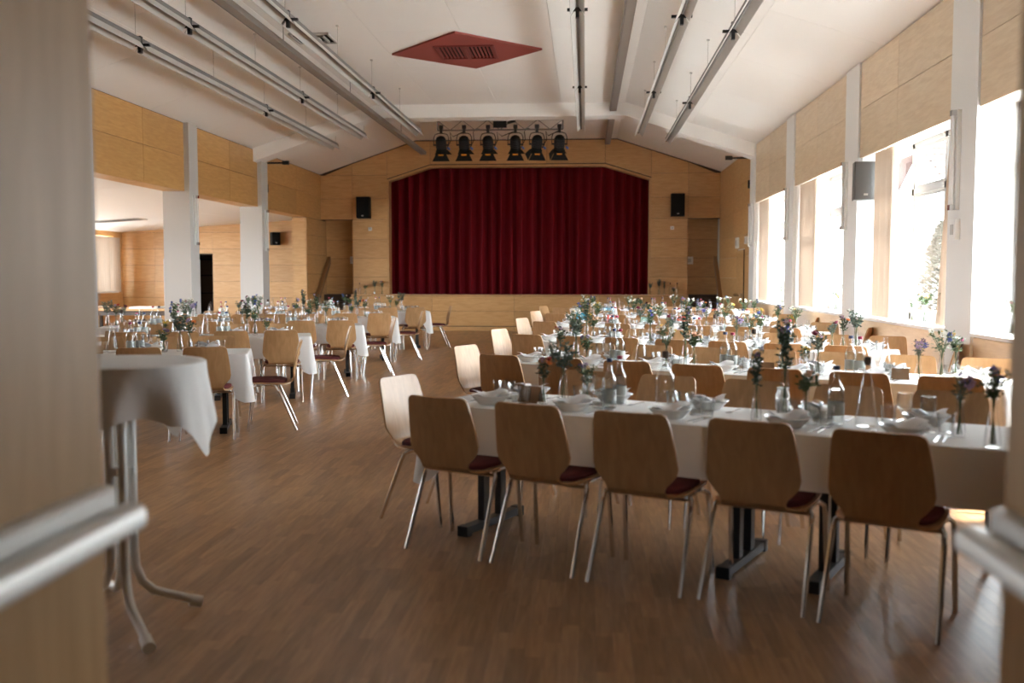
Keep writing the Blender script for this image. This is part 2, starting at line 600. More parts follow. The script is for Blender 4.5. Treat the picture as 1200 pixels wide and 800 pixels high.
def gable(pts):
    ob('panel', MB().prism(pts, YB - .018, YB, lambda a, b_, h: (a, h, b_)).mesh('panel', M['panel_back'], False), wb)
g = .004
cz = lambda x: ceil_z(x) - .03
gable([(XL + .15, 4.12 + g), (SX0 - g, 4.12 + g), (SX0 - g, cz(SX0))])
gable([(SX0 + g, 4.12 + g), (PX0 - g, 4.12 + g), (PX0 - g, cz(PX0)), (SX0 + g, cz(SX0))])
gable([(PX0 + g, 4.03), (-4.12 - g, 4.40), (-4.12 - g, cz(-4.12)), (BRL, cz(BRL)), (PX0 + g, cz(PX0))])
for xa, xb in ((-4.12, -2.58), (-2.58, -1.03), (-1.03, .50)):
    gable([(xa + g, 4.40), (xb - g, 4.40), (xb - g, FLAT - .03), (xa + g, FLAT - .03)])
gable([(.50 + g, 4.40), (PX1 - g, 4.03), (PX1 - g, cz(PX1)), (BRR, cz(BRR)), (.50 + g, cz(.50))])
gable([(PX1 + g, 4.12 + g), (SX1 - g, 4.12 + g), (SX1 - g, cz(SX1)), (PX1 + g, cz(PX1))])
gable([(SX1 + g, 4.12 + g), (XR - .15, 4.12 + g), (SX1 + g, cz(SX1))])
# wooden edging around the opening
e = MB()
pts = [(PX0, .95), (PX0, 4.0), (-4.12, 4.37), (.50, 4.37), (PX1, 4.0), (PX1, .95)]
inn = [(PX0 + .05, .95), (PX0 + .05, 3.96), (-4.10, 4.32), (.48, 4.32), (PX1 - .05, 3.96), (PX1 - .05, .95)]
for i in range(5):
    e.prism([pts[i], pts[i + 1], inn[i + 1], inn[i]], YB - .03, YB + th + .02, lambda a, b_, h: (a, h, b_))
ob('opening_edging', e.mesh('opening_edging', M['panel_back'], False), wb)

# stage platform
mb = MB().box(SX0, SX1, YB - .25, YB + 2.99, -.05, .93)
st = struct('stage', mb, M['groove'], 'raised birch clad stage platform under the red curtain', 'stage')
xs = [SX0, -4.05, -1.87, .37, SX1]
for xa, xb in zip(xs, xs[1:]):
    panel_y(st, YB - .25, xa, xb, .52, .92, 'panel_back')
    panel_y(st, YB - .25, xa, xb, .13, .52, 'panel_back')
    panel_y(st, YB - .25, xa, xb, .0, .115, 'panel_back', .012)
ob('nosing', MB().box(SX0, SX1, YB - .29, YB - .001, .925, .955).box(PX0, PX1, YB - .001, YB + .3, .925, .955).mesh('nosing', M['panel_back'], False), st)
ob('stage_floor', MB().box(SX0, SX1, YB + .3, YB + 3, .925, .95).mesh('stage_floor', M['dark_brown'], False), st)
struct('wall_stage_rear', MB().box(XL - .5, XR + .5, YB + 3, YB + 3.1, -.1, 6), M['dark_void'], 'dark rear wall of the stage behind the curtain', 'wall')
# steps in the two niches
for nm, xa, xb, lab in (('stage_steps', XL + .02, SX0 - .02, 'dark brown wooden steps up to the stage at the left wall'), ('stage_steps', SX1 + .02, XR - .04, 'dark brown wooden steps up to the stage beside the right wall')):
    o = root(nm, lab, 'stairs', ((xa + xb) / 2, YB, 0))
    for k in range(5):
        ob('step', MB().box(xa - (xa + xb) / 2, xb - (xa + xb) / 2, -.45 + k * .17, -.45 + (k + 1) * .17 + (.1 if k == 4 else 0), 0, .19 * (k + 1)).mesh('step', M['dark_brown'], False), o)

# handrails beside the steps
for xx, lab, sgn in ((XL + .09, 'sloping wooden handrail on the left wall by the stage steps', 1), (XR - .06, 'sloping wooden handrail on the right wall by the stage steps', -1)):
    o = root('handrail', lab, 'handrail', (xx, YB, 0))
    ob('rail', MB().box(-.045, .045, -.95, .95, -.075, .075, Matrix.Rotation(math.radians(40), 4, 'X') @ Matrix.Identity(4)).mesh('rail', M['rail_wood'], False), o).location = (0, .0, 1.43)
    for yy, zz in ((-.45, 1.05), (.45, 1.81)):
        ob('bracket', MB().box(-.04 if sgn > 0 else -.02, .02 if sgn > 0 else .04, yy - .02, yy + .02, zz - .02, zz + .02).mesh('bracket', M['black_metal'], False), o)

# ---- stage curtain: two pleated halves
def pleated(x0, x1, z0, ztop, y, amp, pitch, seed, m, name, label, cat, group=None, nz=6, flare=None):
    rr = random.Random(seed)
    mb = MB()
    xs = []
    xx = x0
    pts = []
    while xx < x1:
        p = pitch * (0.75 + rr.random() * .5)
        for k in range(8):
            t = k / 8
            pts.append((xx + p * t, y + amp * (math.sin(2 * PI * t) * .5 + .16 * math.sin(4 * PI * t + 1)) + .0, rr.random()))
        xx += p
    pts = [(x0 + (p[0] - x0) * (x1 - x0) / (xx - x0), p[1], p[2]) for p in pts]
    rows = []
    for j in range(nz + 1):
        f = j / nz
        fl_ = (lambda q: q) if flare is None else (lambda q: x0 + (q - x0) * (1 - flare * f))
        rows.append([(fl_(p[0]) + (.01 * math.sin(p[0] * 9 + f * 2)), p[1] * 1.0, (z0 + (ztop(p[0]) - z0) * f)) for p in pts])
    mb.grid(rows)
    o = ob(name, mb.mesh(name, m))
    return tag(o, label, cat, group)
ZT = lambda x: min(4.42, max(4.1, min(4.0 + (x - PX0) * .33 + .1, 4.0 + (PX1 - x) * .33 + .1)))
pleated(PX0 - .45, -1.72, .955, ZT, YB + .66, .26, .27, 3, M['velvet'], 'stage_curtain', 'left half of the pleated dark red velvet stage curtain', 'curtain')
pleated(-1.90, PX1 + .40, .955, ZT, YB + .50, .24, .27, 5, M['velvet'], 'stage_curtain', 'right half of the pleated dark red velvet stage curtain', 'curtain')

# ---- ceiling
mb = MB()
cp = [(XL - .4, EAVE - .4 * .327 + .02), (BRL, FLAT + .02), (BRR, FLAT + .02), (XR + .45, EAVE - .45 * .315 + .02)]
mb.prism(cp + [(XR + .45, 5.6), (XL - .4, 5.6)], Y0 - .15, YB + 3.1, lambda a, b_, h: (a, h, b_))
ce = struct('ceiling', mb, M['ceil_back'], 'white boarded hall ceiling with sloping sides and a flat middle')
def ceiling_boards(xa, xb, nx, y0, y1, ly):
    for i in range(nx):
        p0, p1 = xa + (xb - xa) * i / nx, xa + (xb - xa) * (i + 1) / nx
        g = .0025
        y = y0
        off = (i % 2) * ly * .5
        cuts = [y0]
        y = y0 + (off or ly)
        while y < y1 - .2:
            cuts.append(y); y += ly
        cuts.append(y1)
        for a_, b_ in zip(cuts, cuts[1:]):
            z0, z1 = ceil_z(p0 + g), ceil_z(p1 - g)
            ob('ceiling_board', MB().prism([(p0 + g, z0), (p1 - g, z1), (p1 - g, z1 + .022), (p0 + g, z0 + .022)], a_ + g, b_ - g, lambda a, b2, h: (a, h, b2)).mesh('ceiling_board', M['ceil'], False), ce)
ceiling_boards(XL, BRL, 2, Y0, YB, 2.5)
ceiling_boards(BRL, BRR, 4, Y0, YB, 2.5)
ceiling_boards(BRR, XR, 2, Y0, YB, 2.5)
# downstand rib across the hall
RY0, RY1, RD = 20.95, 21.45, .27
mb = MB()
bot = [(XL + .02, EAVE - RD), (BRL, FLAT - RD), (BRR, FLAT - RD), (XR - .02, EAVE - RD)]
top = [(XR - .02, EAVE + .005), (BRR, FLAT + .005), (BRL, FLAT + .005), (XL + .02, EAVE + .005)]
for i in range(3):
    mb.prism([bot[i], bot[i + 1], top[2 - i], top[3 - i]], RY0, RY1, lambda a, b_, h: (a, h, b_))
struct('trim_6', mb, M['ceil'], 'white ceiling beam crossing the hall in front of the stage', 'beam')
# white pilaster strip standing proud on the right wall between windows
PIL = [(5.3, 5.98), (9.2, 9.87), (13.08, 13.75), (17.03, 17.70), (20.88, 21.5)]
for i, (ya, yb) in enumerate(PIL):
    struct('trim_%d' % (7 + i), MB().box(XR - .05, XR + .01, ya + .01, yb - .01, .0, 4.14), M['white_paint'], 'white pilaster between the tall windows, %s from the entrance' % ORD[i], 'pillar')

# ---- side room
mb = MB()
mb.box(XA - .1, -10.9, YB, YB + .15, -.1, 3.0).box(-10.09, XL - .33, YB, YB + .15, -.1, 3.0).box(-10.9, -10.09, YB, YB + .15, 2.02, 3.0)
wsb = struct('wall_side_room_back', mb, M['groove'], 'birch panelled rear wall of the side room with a dark doorway')
zz = [.02, .42, .86, 1.30, 1.74, 2.18, 2.62, 2.98]
for xa, xb in ((XA, -11.7), (-11.7, -10.92), (-10.07, -8.6), (-8.6, XL - .36)):
    for za, zb in zip(zz, zz[1:]):
        panel_y(wsb, YB, xa, xb, za, zb)
for za, zb in ((2.05, 2.18), (2.18, 2.62), (2.62, 2.98)):
    panel_y(wsb, YB, -10.92, -10.07, za, zb)
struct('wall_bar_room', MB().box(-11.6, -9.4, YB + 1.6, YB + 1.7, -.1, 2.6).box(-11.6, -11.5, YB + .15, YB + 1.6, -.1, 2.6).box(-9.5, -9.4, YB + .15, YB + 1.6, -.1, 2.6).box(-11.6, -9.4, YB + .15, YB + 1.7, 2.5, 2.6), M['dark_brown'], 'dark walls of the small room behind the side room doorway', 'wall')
o = root('shelf_unit', 'dark shelf unit seen through the doorway of the side room', 'shelf', (-10.5, YB + 1.35, 0))
for z in (.4, .95, 1.45, 1.9):
    ob('shelf', MB().box(-.6, .6, -.2, .2, z, z + .03).mesh('shelf', M['black'], False), o)
for xx in (-.6, .57):
    ob('upright', MB().box(xx, xx + .03, -.2, .2, 0, 2.1).mesh('upright', M['black'], False), o)
tag(ob('storage_box', MB().box(-10.32, -10.13, YB + 1.1, YB + 1.35, 1.48, 1.72).mesh('storage_box', M['coral'], False)), 'red box on the shelf inside the dark doorway', 'box')
# outer wall of the side room with windows
mb = MB()
mb.box(XA - .3, XA, Y0 - .15, YB + .1, -.1, 1.05).box(XA - .3, XA, Y0 - .15, YB + .1, 2.5, 3.2)
ys = [Y0 - .15] + [v for b in ABAYS for v in b] + [YB + .1]
for i in range(0, len(ys), 2):
    mb.box(XA - .3, XA, ys[i], ys[i + 1], 1.05, 2.5)
wso = struct('wall_side_room_outer', mb, M['panel_back'], 'birch clad outer wall of the side room with windows')
for i, b in enumerate(ABAYS):
    f = MB()
    x0, x1 = XA - .2, XA - .14
    ya, yb, za, zb = b[0], b[1], 1.05, 2.5
    t = .06
    f.box(x0, x1, ya, yb, za, za + t).box(x0, x1, ya, yb, zb - t, zb).box(x0, x1, ya, ya + t, za, zb).box(x0, x1, yb - t, yb, za, zb)
    f.box(x0, x1, (ya + yb) / 2 - .04, (ya + yb) / 2 + .04, za, zb)
    wo = struct('window_%d' % (6 + i), f, M['white_plastic'], 'white framed side room window, %s from the entrance' % ORD[i], 'window')
    for c0, c1 in ((ya + t, (ya + yb) / 2 - .04), ((ya + yb) / 2 + .04, yb - t)):
        ob('pane', MB().quad((x0 + .03, c0, za + t), (x0 + .03, c1, za + t), (x0 + .03, c1, zb - t), (x0 + .03, c0, zb - t)).mesh('pane', M['pane'], False), wo)
    ob('window_sill', MB().box(XA - .14, XA + .12, ya, yb, 1.0, 1.045).mesh('window_sill', M['sill'], False), wo)
# side room ceiling, falling away from the hall, in tiles
mb = MB()
sz = lambda x: 2.97 - (XL - .35 - x) * .065
mb.prism([(XA - .3, sz(XA - .3) + .03), (XL - .35, sz(XL - .35) + .03), (XL - .35, 3.3), (XA - .3, 3.3)], Y0 - .15, YB + .15, lambda a, b_, h: (a, h, b_))
cs = struct('ceiling_side_room', mb, M['ceil_back'], 'low white tiled ceiling of the side room')
nx = 4
for i in range(nx):
    p0, p1 = XA + (XL - .36 - XA) * i / nx, XA + (XL - .36 - XA) * (i + 1) / nx
    y = 9.0
    while y < YB - .01:
        yb = min(y + 1.25, YB)
        g = .004
        ob('ceiling_tile', MB().prism([(p0 + g, sz(p0)), (p1 - g, sz(p1)), (p1 - g, sz(p1) + .031), (p0 + g, sz(p0) + .031)], y + g, yb - g, lambda a, b_, h: (a, h, b_)).mesh('ceiling_tile', M['ceil'], False), cs)
        y = yb
# vents in the side-room ceiling
for (xc, yc, lab) in ((-9.9, 17.6, 'slatted vent in the side room ceiling nearer the entrance'), (-10.9, 22.6, 'slatted vent in the side room ceiling nearer the rear wall')):
    o = root('ceiling_vent', lab, 'vent', (xc, yc, sz(xc) - .002))
    o.rotation_euler = (0, -math.atan(.065), 0)
    ob('frame', MB().box(-.6, .6, -.32, -.27, -.015, 0).box(-.6, .6, .27, .32, -.015, 0).box(-.6, -.55, -.27, .27, -.015, 0).box(.55, .6, -.27, .27, -.015, 0).mesh('frame', M['batten'], False), o)
    for k in range(9):
        ob('slat', MB().box(-.55 + k * .122, -.50 + k * .122, -.27, .27, -.012, -.002).mesh('slat', M['batten_dark'], False), o)

# ---- front wall with the doorway, and the foyer the camera stands in
mb = MB()
DL, DR = -1.02, .90
mb.box(XA - .3, DL, Y0 - .15, Y0, -.1, 5.3).box(DR, XR + .45, Y0 - .15, Y0, -.1, 5.3).box(DL, DR, Y0 - .15, Y0, 2.13, 5.3)
struct('wall_front', mb, M['dark_brown'], 'entrance wall of the hall around the double door')
struct('wall_foyer', MB().box(-3.6, -3.5, -4, Y0 - .15, -.1, 2.8).box(3.5, 3.6, -4, Y0 - .15, -.1, 2.8).box(-3.6, -.1, -4.1, -4, -.1, 2.8).box(.7, 3.6, -4.1, -4, -.1, 2.8).box(-.1, .7, -4.1, -4, -.1, 1.0).box(-.1, .7, -4.1, -4, 1.75, 2.8), M['foyer'], 'plain walls of the foyer in front of the hall')
struct('floor_foyer', MB().box(-3.6, 3.6, -4.1, Y0 - .15, -.12, -.001), M['foyer_floor'], 'brown foyer floor before the hall door', 'floor')
struct('ceiling_foyer', MB().box(-3.6, 3.6, -4.1, Y0 - .15, 2.75, 2.85), M['white_paint'], 'low foyer ceiling', 'ceiling')

wo = struct('window_9', MB().box(-.1, .7, -4.08, -4.03, 1.0, 1.06).box(-.1, .7, -4.08, -4.03, 1.69, 1.75).box(-.1, -.04, -4.08, -4.03, 1.06, 1.69).box(.64, .7, -4.08, -4.03, 1.06, 1.69), M['frame'], 'small added window in the foyer rear wall, out of view, lighting the front chairs', 'window')  # added behind the camera to bring daylight onto the front chair backs
ob('pane', MB().quad((-.04, -4.05, 1.06), (.64, -4.05, 1.06), (.64, -4.05, 1.69), (-.04, -4.05, 1.69)).mesh('pane', M['pane'], False), wo)

# door leaves, opened into the hall
def leaf(n, x, sgn, lab, y1, zb):
    """inner face at x looking towards the passage (direction sgn)"""
    xa, xb = sorted((x, x - sgn * .05))
    o = struct('door_%d' % n, MB().box(xa, xb, Y0 + .02, y1, .01, 2.11), M['door_leaf'], lab, 'door')
    # push bar: backing rail on the leaf, bar in front, end brackets
    f = lambda a, b_, h: (x + sgn * a, h, zb + b_)
    ob('backing_rail', MB().prism([(0, -.035), (.028, -.035), (.036, -.027), (.036, .027), (.028, .035), (0, .035)], Y0 + .12, y1 - .02, lambda a, b_, h: (x + sgn * a, h, zb + .028 + b_)).mesh('backing_rail', M['alu']), o)
    q = [(.05 + .026 * math.cos(t), .022 * math.sin(t)) for t in [PI * 2 * k / 12 for k in range(12)]]
    q = [(.040, -.026), (.088, -.026), (.096, -.018), (.096, .012), (.090, .022), (.078, .027), (.056, .027), (.044, .022), (.040, .012)]
    bar = ob('push_bar', MB().prism(q, Y0 + .10, y1 - .01, f).mesh('push_bar', M['alu']), o)
    for yy in (Y0 + .2, y1 - .12):
        ob('bracket', MB().box(*sorted((x + sgn * .03, x + sgn * .05)), yy, yy + .05, zb - .02, zb + .02).mesh('bracket', M['alu'], False), o)
    return o
leaf(1, -.985, 1, 'left wooden door leaf standing open, with a metal push bar', 1.95, .963)
leaf(2, .805, -1, 'right wooden door leaf standing open, with a metal push bar', 1.95, .947)
# side door to the right of the stage
o = struct('door_3', MB().box(XR - .035, XR, 22.27, 23.33, .01, 2.03), M['panel_back'], 'birch door in the right wall beside the stage', 'door')
ob('push_bar', MB().tube([(XR - .10, 22.35, 1.02), (XR - .10, 23.2, 1.02)], .022).box(XR - .1, XR - .035, 22.38, 22.44, .98, 1.06).box(XR - .1, XR - .035, 23.1, 23.16, .98, 1.06).mesh('push_bar', M['steel']), o)
ob('door_edge', MB().box(XR - .04, XR, 22.25, 22.28, .01, 2.03).mesh('door_edge', M['dark_brown'], False), o)

# ---- outside: ground, neighbour house, tree
struct('ground', MB().box(-80, 80, -60, 140, -.3, -.13), M['asphalt'], 'pale paved ground outside the windows', 'ground')
h = root('house', 'white rendered neighbour house with clay tile roof outside the window', 'house', (17.3, 42, -.13))
ob('wall', MB().box(-3.6, 8, -5, 5, 0, 4.2).mesh('wall', M['render'], False), h)
rf = MB()
rf.prism([(-5.6, 4.0), (0, 7.2), (5.6, 4.0), (5.6, 4.15), (0, 7.4), (-5.6, 4.15)], -4.1, 8.5, lambda a, b_, hh: (hh, a, b_))
rfo = ob('roof', rf.mesh('roof', M['roof'], False), h)
gb = MB().prism([(-5, 4.2), (0, 7.1), (5, 4.2)], -3.6, -3.4, lambda a, b_, hh: (hh, a, b_))
ob('gable', gb.mesh('gable', M['render'], False), h)
tl = MB()
for j in range(11):
    yy = -5.5 + j * .5
    zc = 4.16 + (yy + 5.6) * (3.25 / 5.6)
    for i in range(42):
        xx = -4.1 + i * .3
        tl.box(xx, xx + .27, yy, yy + .52, zc, zc + .06)
tag(ob('roof_tiles', tl.mesh('roof_tiles', M['roof'], False), rfo), kind='stuff')
ob('chimney', MB().box(1, 1.6, -.3, .3, 6.8, 8.2).mesh('chimney', M['roof'], False), h)

def conifer(x, y, hgt, rad, lab):
    o = root('conifer', lab, 'tree', (x, y, -.13))
    ob('trunk', MB().tube([(0, 0, 0), (0, 0, hgt * .9)], [.1, .02], 8).mesh('trunk', M['dark_brown']), o)
    mb = MB()
    rr = random.Random(int(x * 10))
    for k in range(7000):
        t = rr.random() ** .8
        z = .15 + t * (hgt - .15)
        rmax = rad * (1 - t) ** .8 + .03
        a = rr.random() * 2 * PI
        q = rmax * math.sqrt(rr.random())
        c = Vector((q * math.cos(a), q * math.sin(a), z))
        d = Vector((math.cos(a), math.sin(a), rr.uniform(-.3, .6))).normalized() * rr.uniform(.14, .28)
        s = Vector((-math.sin(a), math.cos(a), rr.uniform(-.3, .3))) * .05
        mb.quad(c, c + d * .5 + s, c + d, c + d * .5 - s)
    tag(ob('needles', mb.mesh('needles', M['conifer'], False, False), o), kind='stuff')
conifer(9.6, 27.5, 3.0, 1.1, 'dark green conifer outside the large window')
conifer(11.6, 29.0, 2.2, 1.0, 'smaller green conifer standing behind the taller one outside')

# ================================================================== FURNITURE
# ---- chair prototype: faces +y, seat centre near the origin
def sheet(prof, th=.011, n=8, curve=.018):
    """prof: (y, z, half width, ny, nz) stations; a bent ply shell with thickness"""
    front, back = [], []
    for (y, z, hw, ny, nz, cv) in prof:
        fr, bk = [], []
        for i in range(n + 1):
            u = -1 + 2 * i / n
            off = cv * u * u
            fr.append((u * hw, y + ny * off, z + nz * off))
            bk.append((u * hw, y + ny * (off - th), z + nz * (off - th)))
        front.append(fr); back.append(bk)
    mb = MB()
    mb.grid(front)
    mb.grid([r_[::-1] for r_ in back])
    for a_, b_ in ((front[0], back[0]), (front[-1], back[-1])):
        mb.grid([a_, b_])
    mb.grid([[f[0] for f in front], [f[0] for f in back]])
    mb.grid([[f[-1] for f in front], [f[-1] for f in back]])
    return mb
def nrm(pr):
    out = []
    for i, (y, z, hw, cv) in enumerate(pr):
        a_, b_ = pr[max(i - 1, 0)], pr[min(i + 1, len(pr) - 1)]
        d = Vector((b_[0] - a_[0], b_[1] - a_[1])).normalized()
        out.append((y, z, hw, d.y, -d.x, cv))      # seat runs to -y, normal up / forward
    return out
full = [(.232, .428, .150, 0), (.228, .438, .178, 0), (.205, .449, .195, .004), (.12, .449, .208, .006), (0, .444, .212, .006), (-.09, .441, .208, .004), (-.135, .441, .192, .002), (-.165, .443, .165, 0), (-.188, .451, .148, 0),
        (-.203, .468, .143, 0), (-.211, .490, .152, .002), (-.216, .515, .178, .008), (-.221, .545, .203, .014), (-.227, .575, .210, .018), (-.245, .66, .203, .018), (-.267, .75, .192, .017), (-.283, .805, .183, .016), (-.288, .822, .174, .015), (-.2905, .831, .158, .012), (-.291, .834, .140, .01)]
fn = nrm(full)
seat_me = sheet(fn[:10]).mesh('seat', M['ply'])
back_me = sheet(fn[9:]).mesh('backrest', M['ply'])
def rounded_pad():
    mb = MB()
    out = []
    for k in range(28):
        a = 2 * PI * k / 28
        c, s = math.cos(a), math.sin(a)
        out.append((math.copysign(abs(c) ** .5, c) * .196, math.copysign(abs(s) ** .55, s) * .178 + .025))
    rings = [(.985, .449), (1.0, .459), (.99, .470), (.95, .477), (.7, .481), (0.01, .482)]
    rows = []
    for f, z in rings:
        rows.append([(p[0] * f, .025 + (p[1] - .025) * f, z - (.0 if p[1] > -.1 else .005)) for p in out] + [(out[0][0] * f, .025 + (out[0][1] - .025) * f, z)])
    mb.grid(rows)
    return mb
pad_me = rounded_pad().mesh('seat_pad', M['pad'])
legs = []
for sx in (-1, 1):
    x_ = .222 * sx
    xi = .20 * sx
    legs.append(('leg', MB().tube([(x_ * 1.045, -.235, 0), (x_, -.085, .36), (x_ * .985, -.064, .405), (xi, -.04, .425), (xi, .0, .430)], .0120, 8).mesh('leg', M['chrome']), []))
    legs.append(('leg', MB().tube([(x_ * 1.03, .205, 0), (x_, .165, .36), (x_ * .985, .157, .405), (xi, .13, .425), (xi, .09, .430)], .0120, 8).mesh('leg', M['chrome']), []))
    legs.append(('side_rail', MB().tube([(xi, -.005, .430), (xi, .095, .430)], .0105, 8).mesh('side_rail', M['chrome']), []))
for y_, z_ in ((-.06, .408), (.135, .416)):
    legs.append(('cross_bar', MB().tube([(-.205, y_, z_), (.205, y_, z_)], .009, 8).mesh('cross_bar', M['chrome']), []))
CHAIR = [('seat', seat_me, []), ('backrest', back_me, []), ('seat_pad', pad_me, [], 'maroon fabric seat pad')] + legs

def put_chair(p, ang, label, group):
    o = root('stacking_chair', label, 'chair', (p[0], p[1], 0), ang + R.uniform(-.035, .035), group)
    stamp(CHAIR, o)

# ---- table prototype (length along x)
def table_proto(L):
    W = .70
    mt = M['black_metal']
    parts = [('table_top', MB().box(-L / 2, L / 2, -W / 2, W / 2, .71, .736).mesh('table_top', M['panel_back'], False), [])]
    for sx in (-1, 1):
        xc = sx * (L / 2 - .21)
        sub = []
        parts.append(('foot', MB().box(xc - .03, xc + .03, -.31, .31, .012, .055).box(xc - .033, xc + .033, -.31, -.26, 0, .058).box(xc - .033, xc + .033, .26, .31, 0, .058).mesh('foot', mt, False), []))
        for yy in (-.09, .09):
            parts.append(('post', MB().box(xc - .02, xc + .02, yy - .03, yy + .03, .055, .69).mesh('post', mt, False), []))
        parts.append(('bearer', MB().box(xc - .025, xc + .025, -.28, .28, .67, .71).mesh('bearer', mt, False), []))
    return parts
def cloth_mesh(L, W, drop, seed, z=.742, cdrop=.8):
    rr = random.Random(seed)
    mb = MB()
    r = .03
    per = []
    nL, nW = int(L / .06), int(W / .06)
    def corner(cx, cy, a0):
        for k in range(1, 7):
            a = a0 + PI / 2 * k / 7
            per.append((cx + r * math.cos(a), cy + r * math.sin(a), math.cos(a), math.sin(a), 0.0))
    def side(x0, y0, x1, y1, nx, ny, n, ln):
        for k in range(n + 1):
            t = k / n
            d = min(t, 1 - t) * ln
            per.append((x0 + (x1 - x0) * t, y0 + (y1 - y0) * t, nx, ny, d))
    hl, hw = L / 2, W / 2
    side(-hl + r, -hw, hl - r, -hw, 0, -1, nL, L); corner(hl - r, -hw + r, -PI / 2)
    side(hl, -hw + r, hl, hw - r, 1, 0, nW, W); corner(hl - r, hw - r, 0)
    side(hl - r, hw, -hl + r, hw, 0, 1, nL, L); corner(-hl + r, hw - r, PI / 2)
    side(-hl, hw - r, -hl, -hw + r, -1, 0, nW, W); corner(-hl + r, -hw + r, PI)
    n = len(per)
    ph = rr.random() * 9
    rows = []
    top = [(p[0] - p[2] * .02, p[1] - p[3] * .02, z) for p in per]
    rows.append(top)
    rows.append([(p[0], p[1], z - .004) for p in per])
    for j in range(1, 8):
        f = j / 7
        rw = []
        s = 0
        for i, p in enumerate(per):
            c = math.exp(-(p[4] / .16) ** 2)
            dp = drop * (1 + cdrop * c)
            off = .004 + f * (.012 + .05 * c + (1 - c) * .008 * math.sin(i * .42 + ph + 1.3 * math.sin(i * .13)))
            rw.append((p[0] + p[2] * off, p[1] + p[3] * off, z - .004 - dp * f))
        rows.append(rw)
    mb.grid([r_ + [r_[0]] for r_ in rows])
    b = len(mb.v)
    mb.v += top
    mb.f.append([b + i for i in range(n)])
    return mb.mesh('tablecloth', M['cloth'])

# ---- tableware prototypes
plate_me = MB().lathe([(.001, .004), (.05, .004), (.055, .0), (.062, .0), (.078, .016), (.106, .046), (.111, .049), (.109, .052), (.076, .022), (.06, .011), (.001, .009)], 22).mesh('soup_plate', M['porcelain'])
def napkin():
    mb = MB()
    rr = random.Random(4)
    rows = []
    for lay in range(2):
        rows = []
        for j in range(7):
            rows.append([(-.085 + .17 * i / 6 + rr.uniform(-.004, .004), -.065 + .13 * j / 6, .034 + lay * .018 + .020 * math.sin(i * .9 + lay) * math.cos(j * .6) + .012 * (abs(i - 3) / 3) ** 2 + .010 * (j / 6) * (lay)) for i in range(7)])
        mb.grid(rows)
    b = len(mb.v)
    return mb
napkin_me = napkin().mesh('napkin', M['napkin'])
tumbler_me = MB().lathe([(.001, .0), (.029, .0), (.030, .004), (.034, .05), (.039, .098), (.037, .098), (.0315, .05), (.027, .014), (.001, .012)], 14).mesh('tumbler', M['glass'])
cup_me = MB().lathe([(.001, 0), (.028, 0), (.028, .004), (.008, .012), (.006, .03), (.02, .042), (.044, .07), (.052, .105), (.050, .105), (.040, .072), (.016, .048), (.001, .044)], 14).mesh('dessert_glass', M['glass'])
wine_me = MB().lathe([(.001, 0), (.032, 0), (.032, .003), (.006, .008), (.004, .06), (.012, .072), (.034, .10), (.037, .13), (.033, .165), (.0315, .165), (.035, .13), (.032, .102), (.001, .078)], 14).mesh('wine_glass', M['glass'])
fork_me = MB().box(-.004, .004, -.1, .03, 0, .003).box(-.011, .011, .03, .045, .001, .004).box(-.011, -.007, .045, .095, .002, .005).box(-.002, .002, .045, .095, .002, .005).box(.007, .011, .045, .095, .002, .005).mesh('fork', M['steel'], False)
knife_me = MB().box(-.006, .006, -.11, 0, 0, .005).prism([(-.006, 0), (.008, 0), (.009, .08), (.002, .11), (-.006, .1)], .001, .003, lambda a, b_, h: (a, b_, h)).mesh('knife', M['steel'], False)
spoon_me = MB().box(-.004, .004, -.1, .05, 0, .003).ball((0, .07, .003), .025, 10, 5, (.8, 1.1, .16)).mesh('spoon', M['steel'])
b_prof = [(.001, 0), (.036, 0), (.039, .006), (.039, .15), (.036, .172), (.022, .195), (.0145, .215), (.0125, .262), (.0145, .264), (.0145, .272), (.012, .272)]
bottle_me = MB().lathe(b_prof, 16).mesh('bottle_body', M['glass'])
bwater_me = MB().lathe([(.001, .004), (.036, .006), (.036, .15), (.033, .168), (.001, .168)], 14).mesh('bottle_water', M['water'])
blabel_me = MB().lathe([(.0396, .045), (.0396, .108)], 16).mesh('bottle_label', M['label'])
cap_mes = [MB().lathe([(.001, .262), (.0165, .262), (.0165, .282), (.001, .283)], 12).mesh('bottle_cap', M[k]) for k in ('cap_blue', 'cap_red')]
big_me = MB().lathe([(.001, 0), (.046, 0), (.05, .006), (.05, .17), (.046, .188), (.024, .212), (.016, .225), (.0145, .272), (.018, .276), (.018, .284), (.014, .286)], 16).mesh('flask_body', M['glass'])
cork_me = MB().lathe([(.001, .275), (.014, .275), (.017, .288), (.016, .312), (.001, .315)], 10).mesh('stopper', M['cork'])
car_me = MB().lathe([(.001, 0), (.046, 0), (.05, .008), (.049, .03), (.040, .10), (.026, .18), (.0165, .235), (.0135, .27), (.016, .275), (.0145, .278)], 16).mesh('carafe_body', M['glass'])
card_me = MB().quad((-.055, -.03, 0), (.055, -.03, 0), (.055, -.003, .075), (-.055, -.003, .075)).quad((-.055, .03, 0), (.055, .03, 0), (.055, -.003, .075), (-.055, -.003, .075)).mesh('tent_card', M['kraft'], False)
candle_jar = MB().lathe([(.001, 0), (.035, 0), (.038, .01), (.038, .08), (.03, .10), (.03, .115), (.034, .118), (.03, .12)], 14).mesh('storage_jar', M['porcelain'])

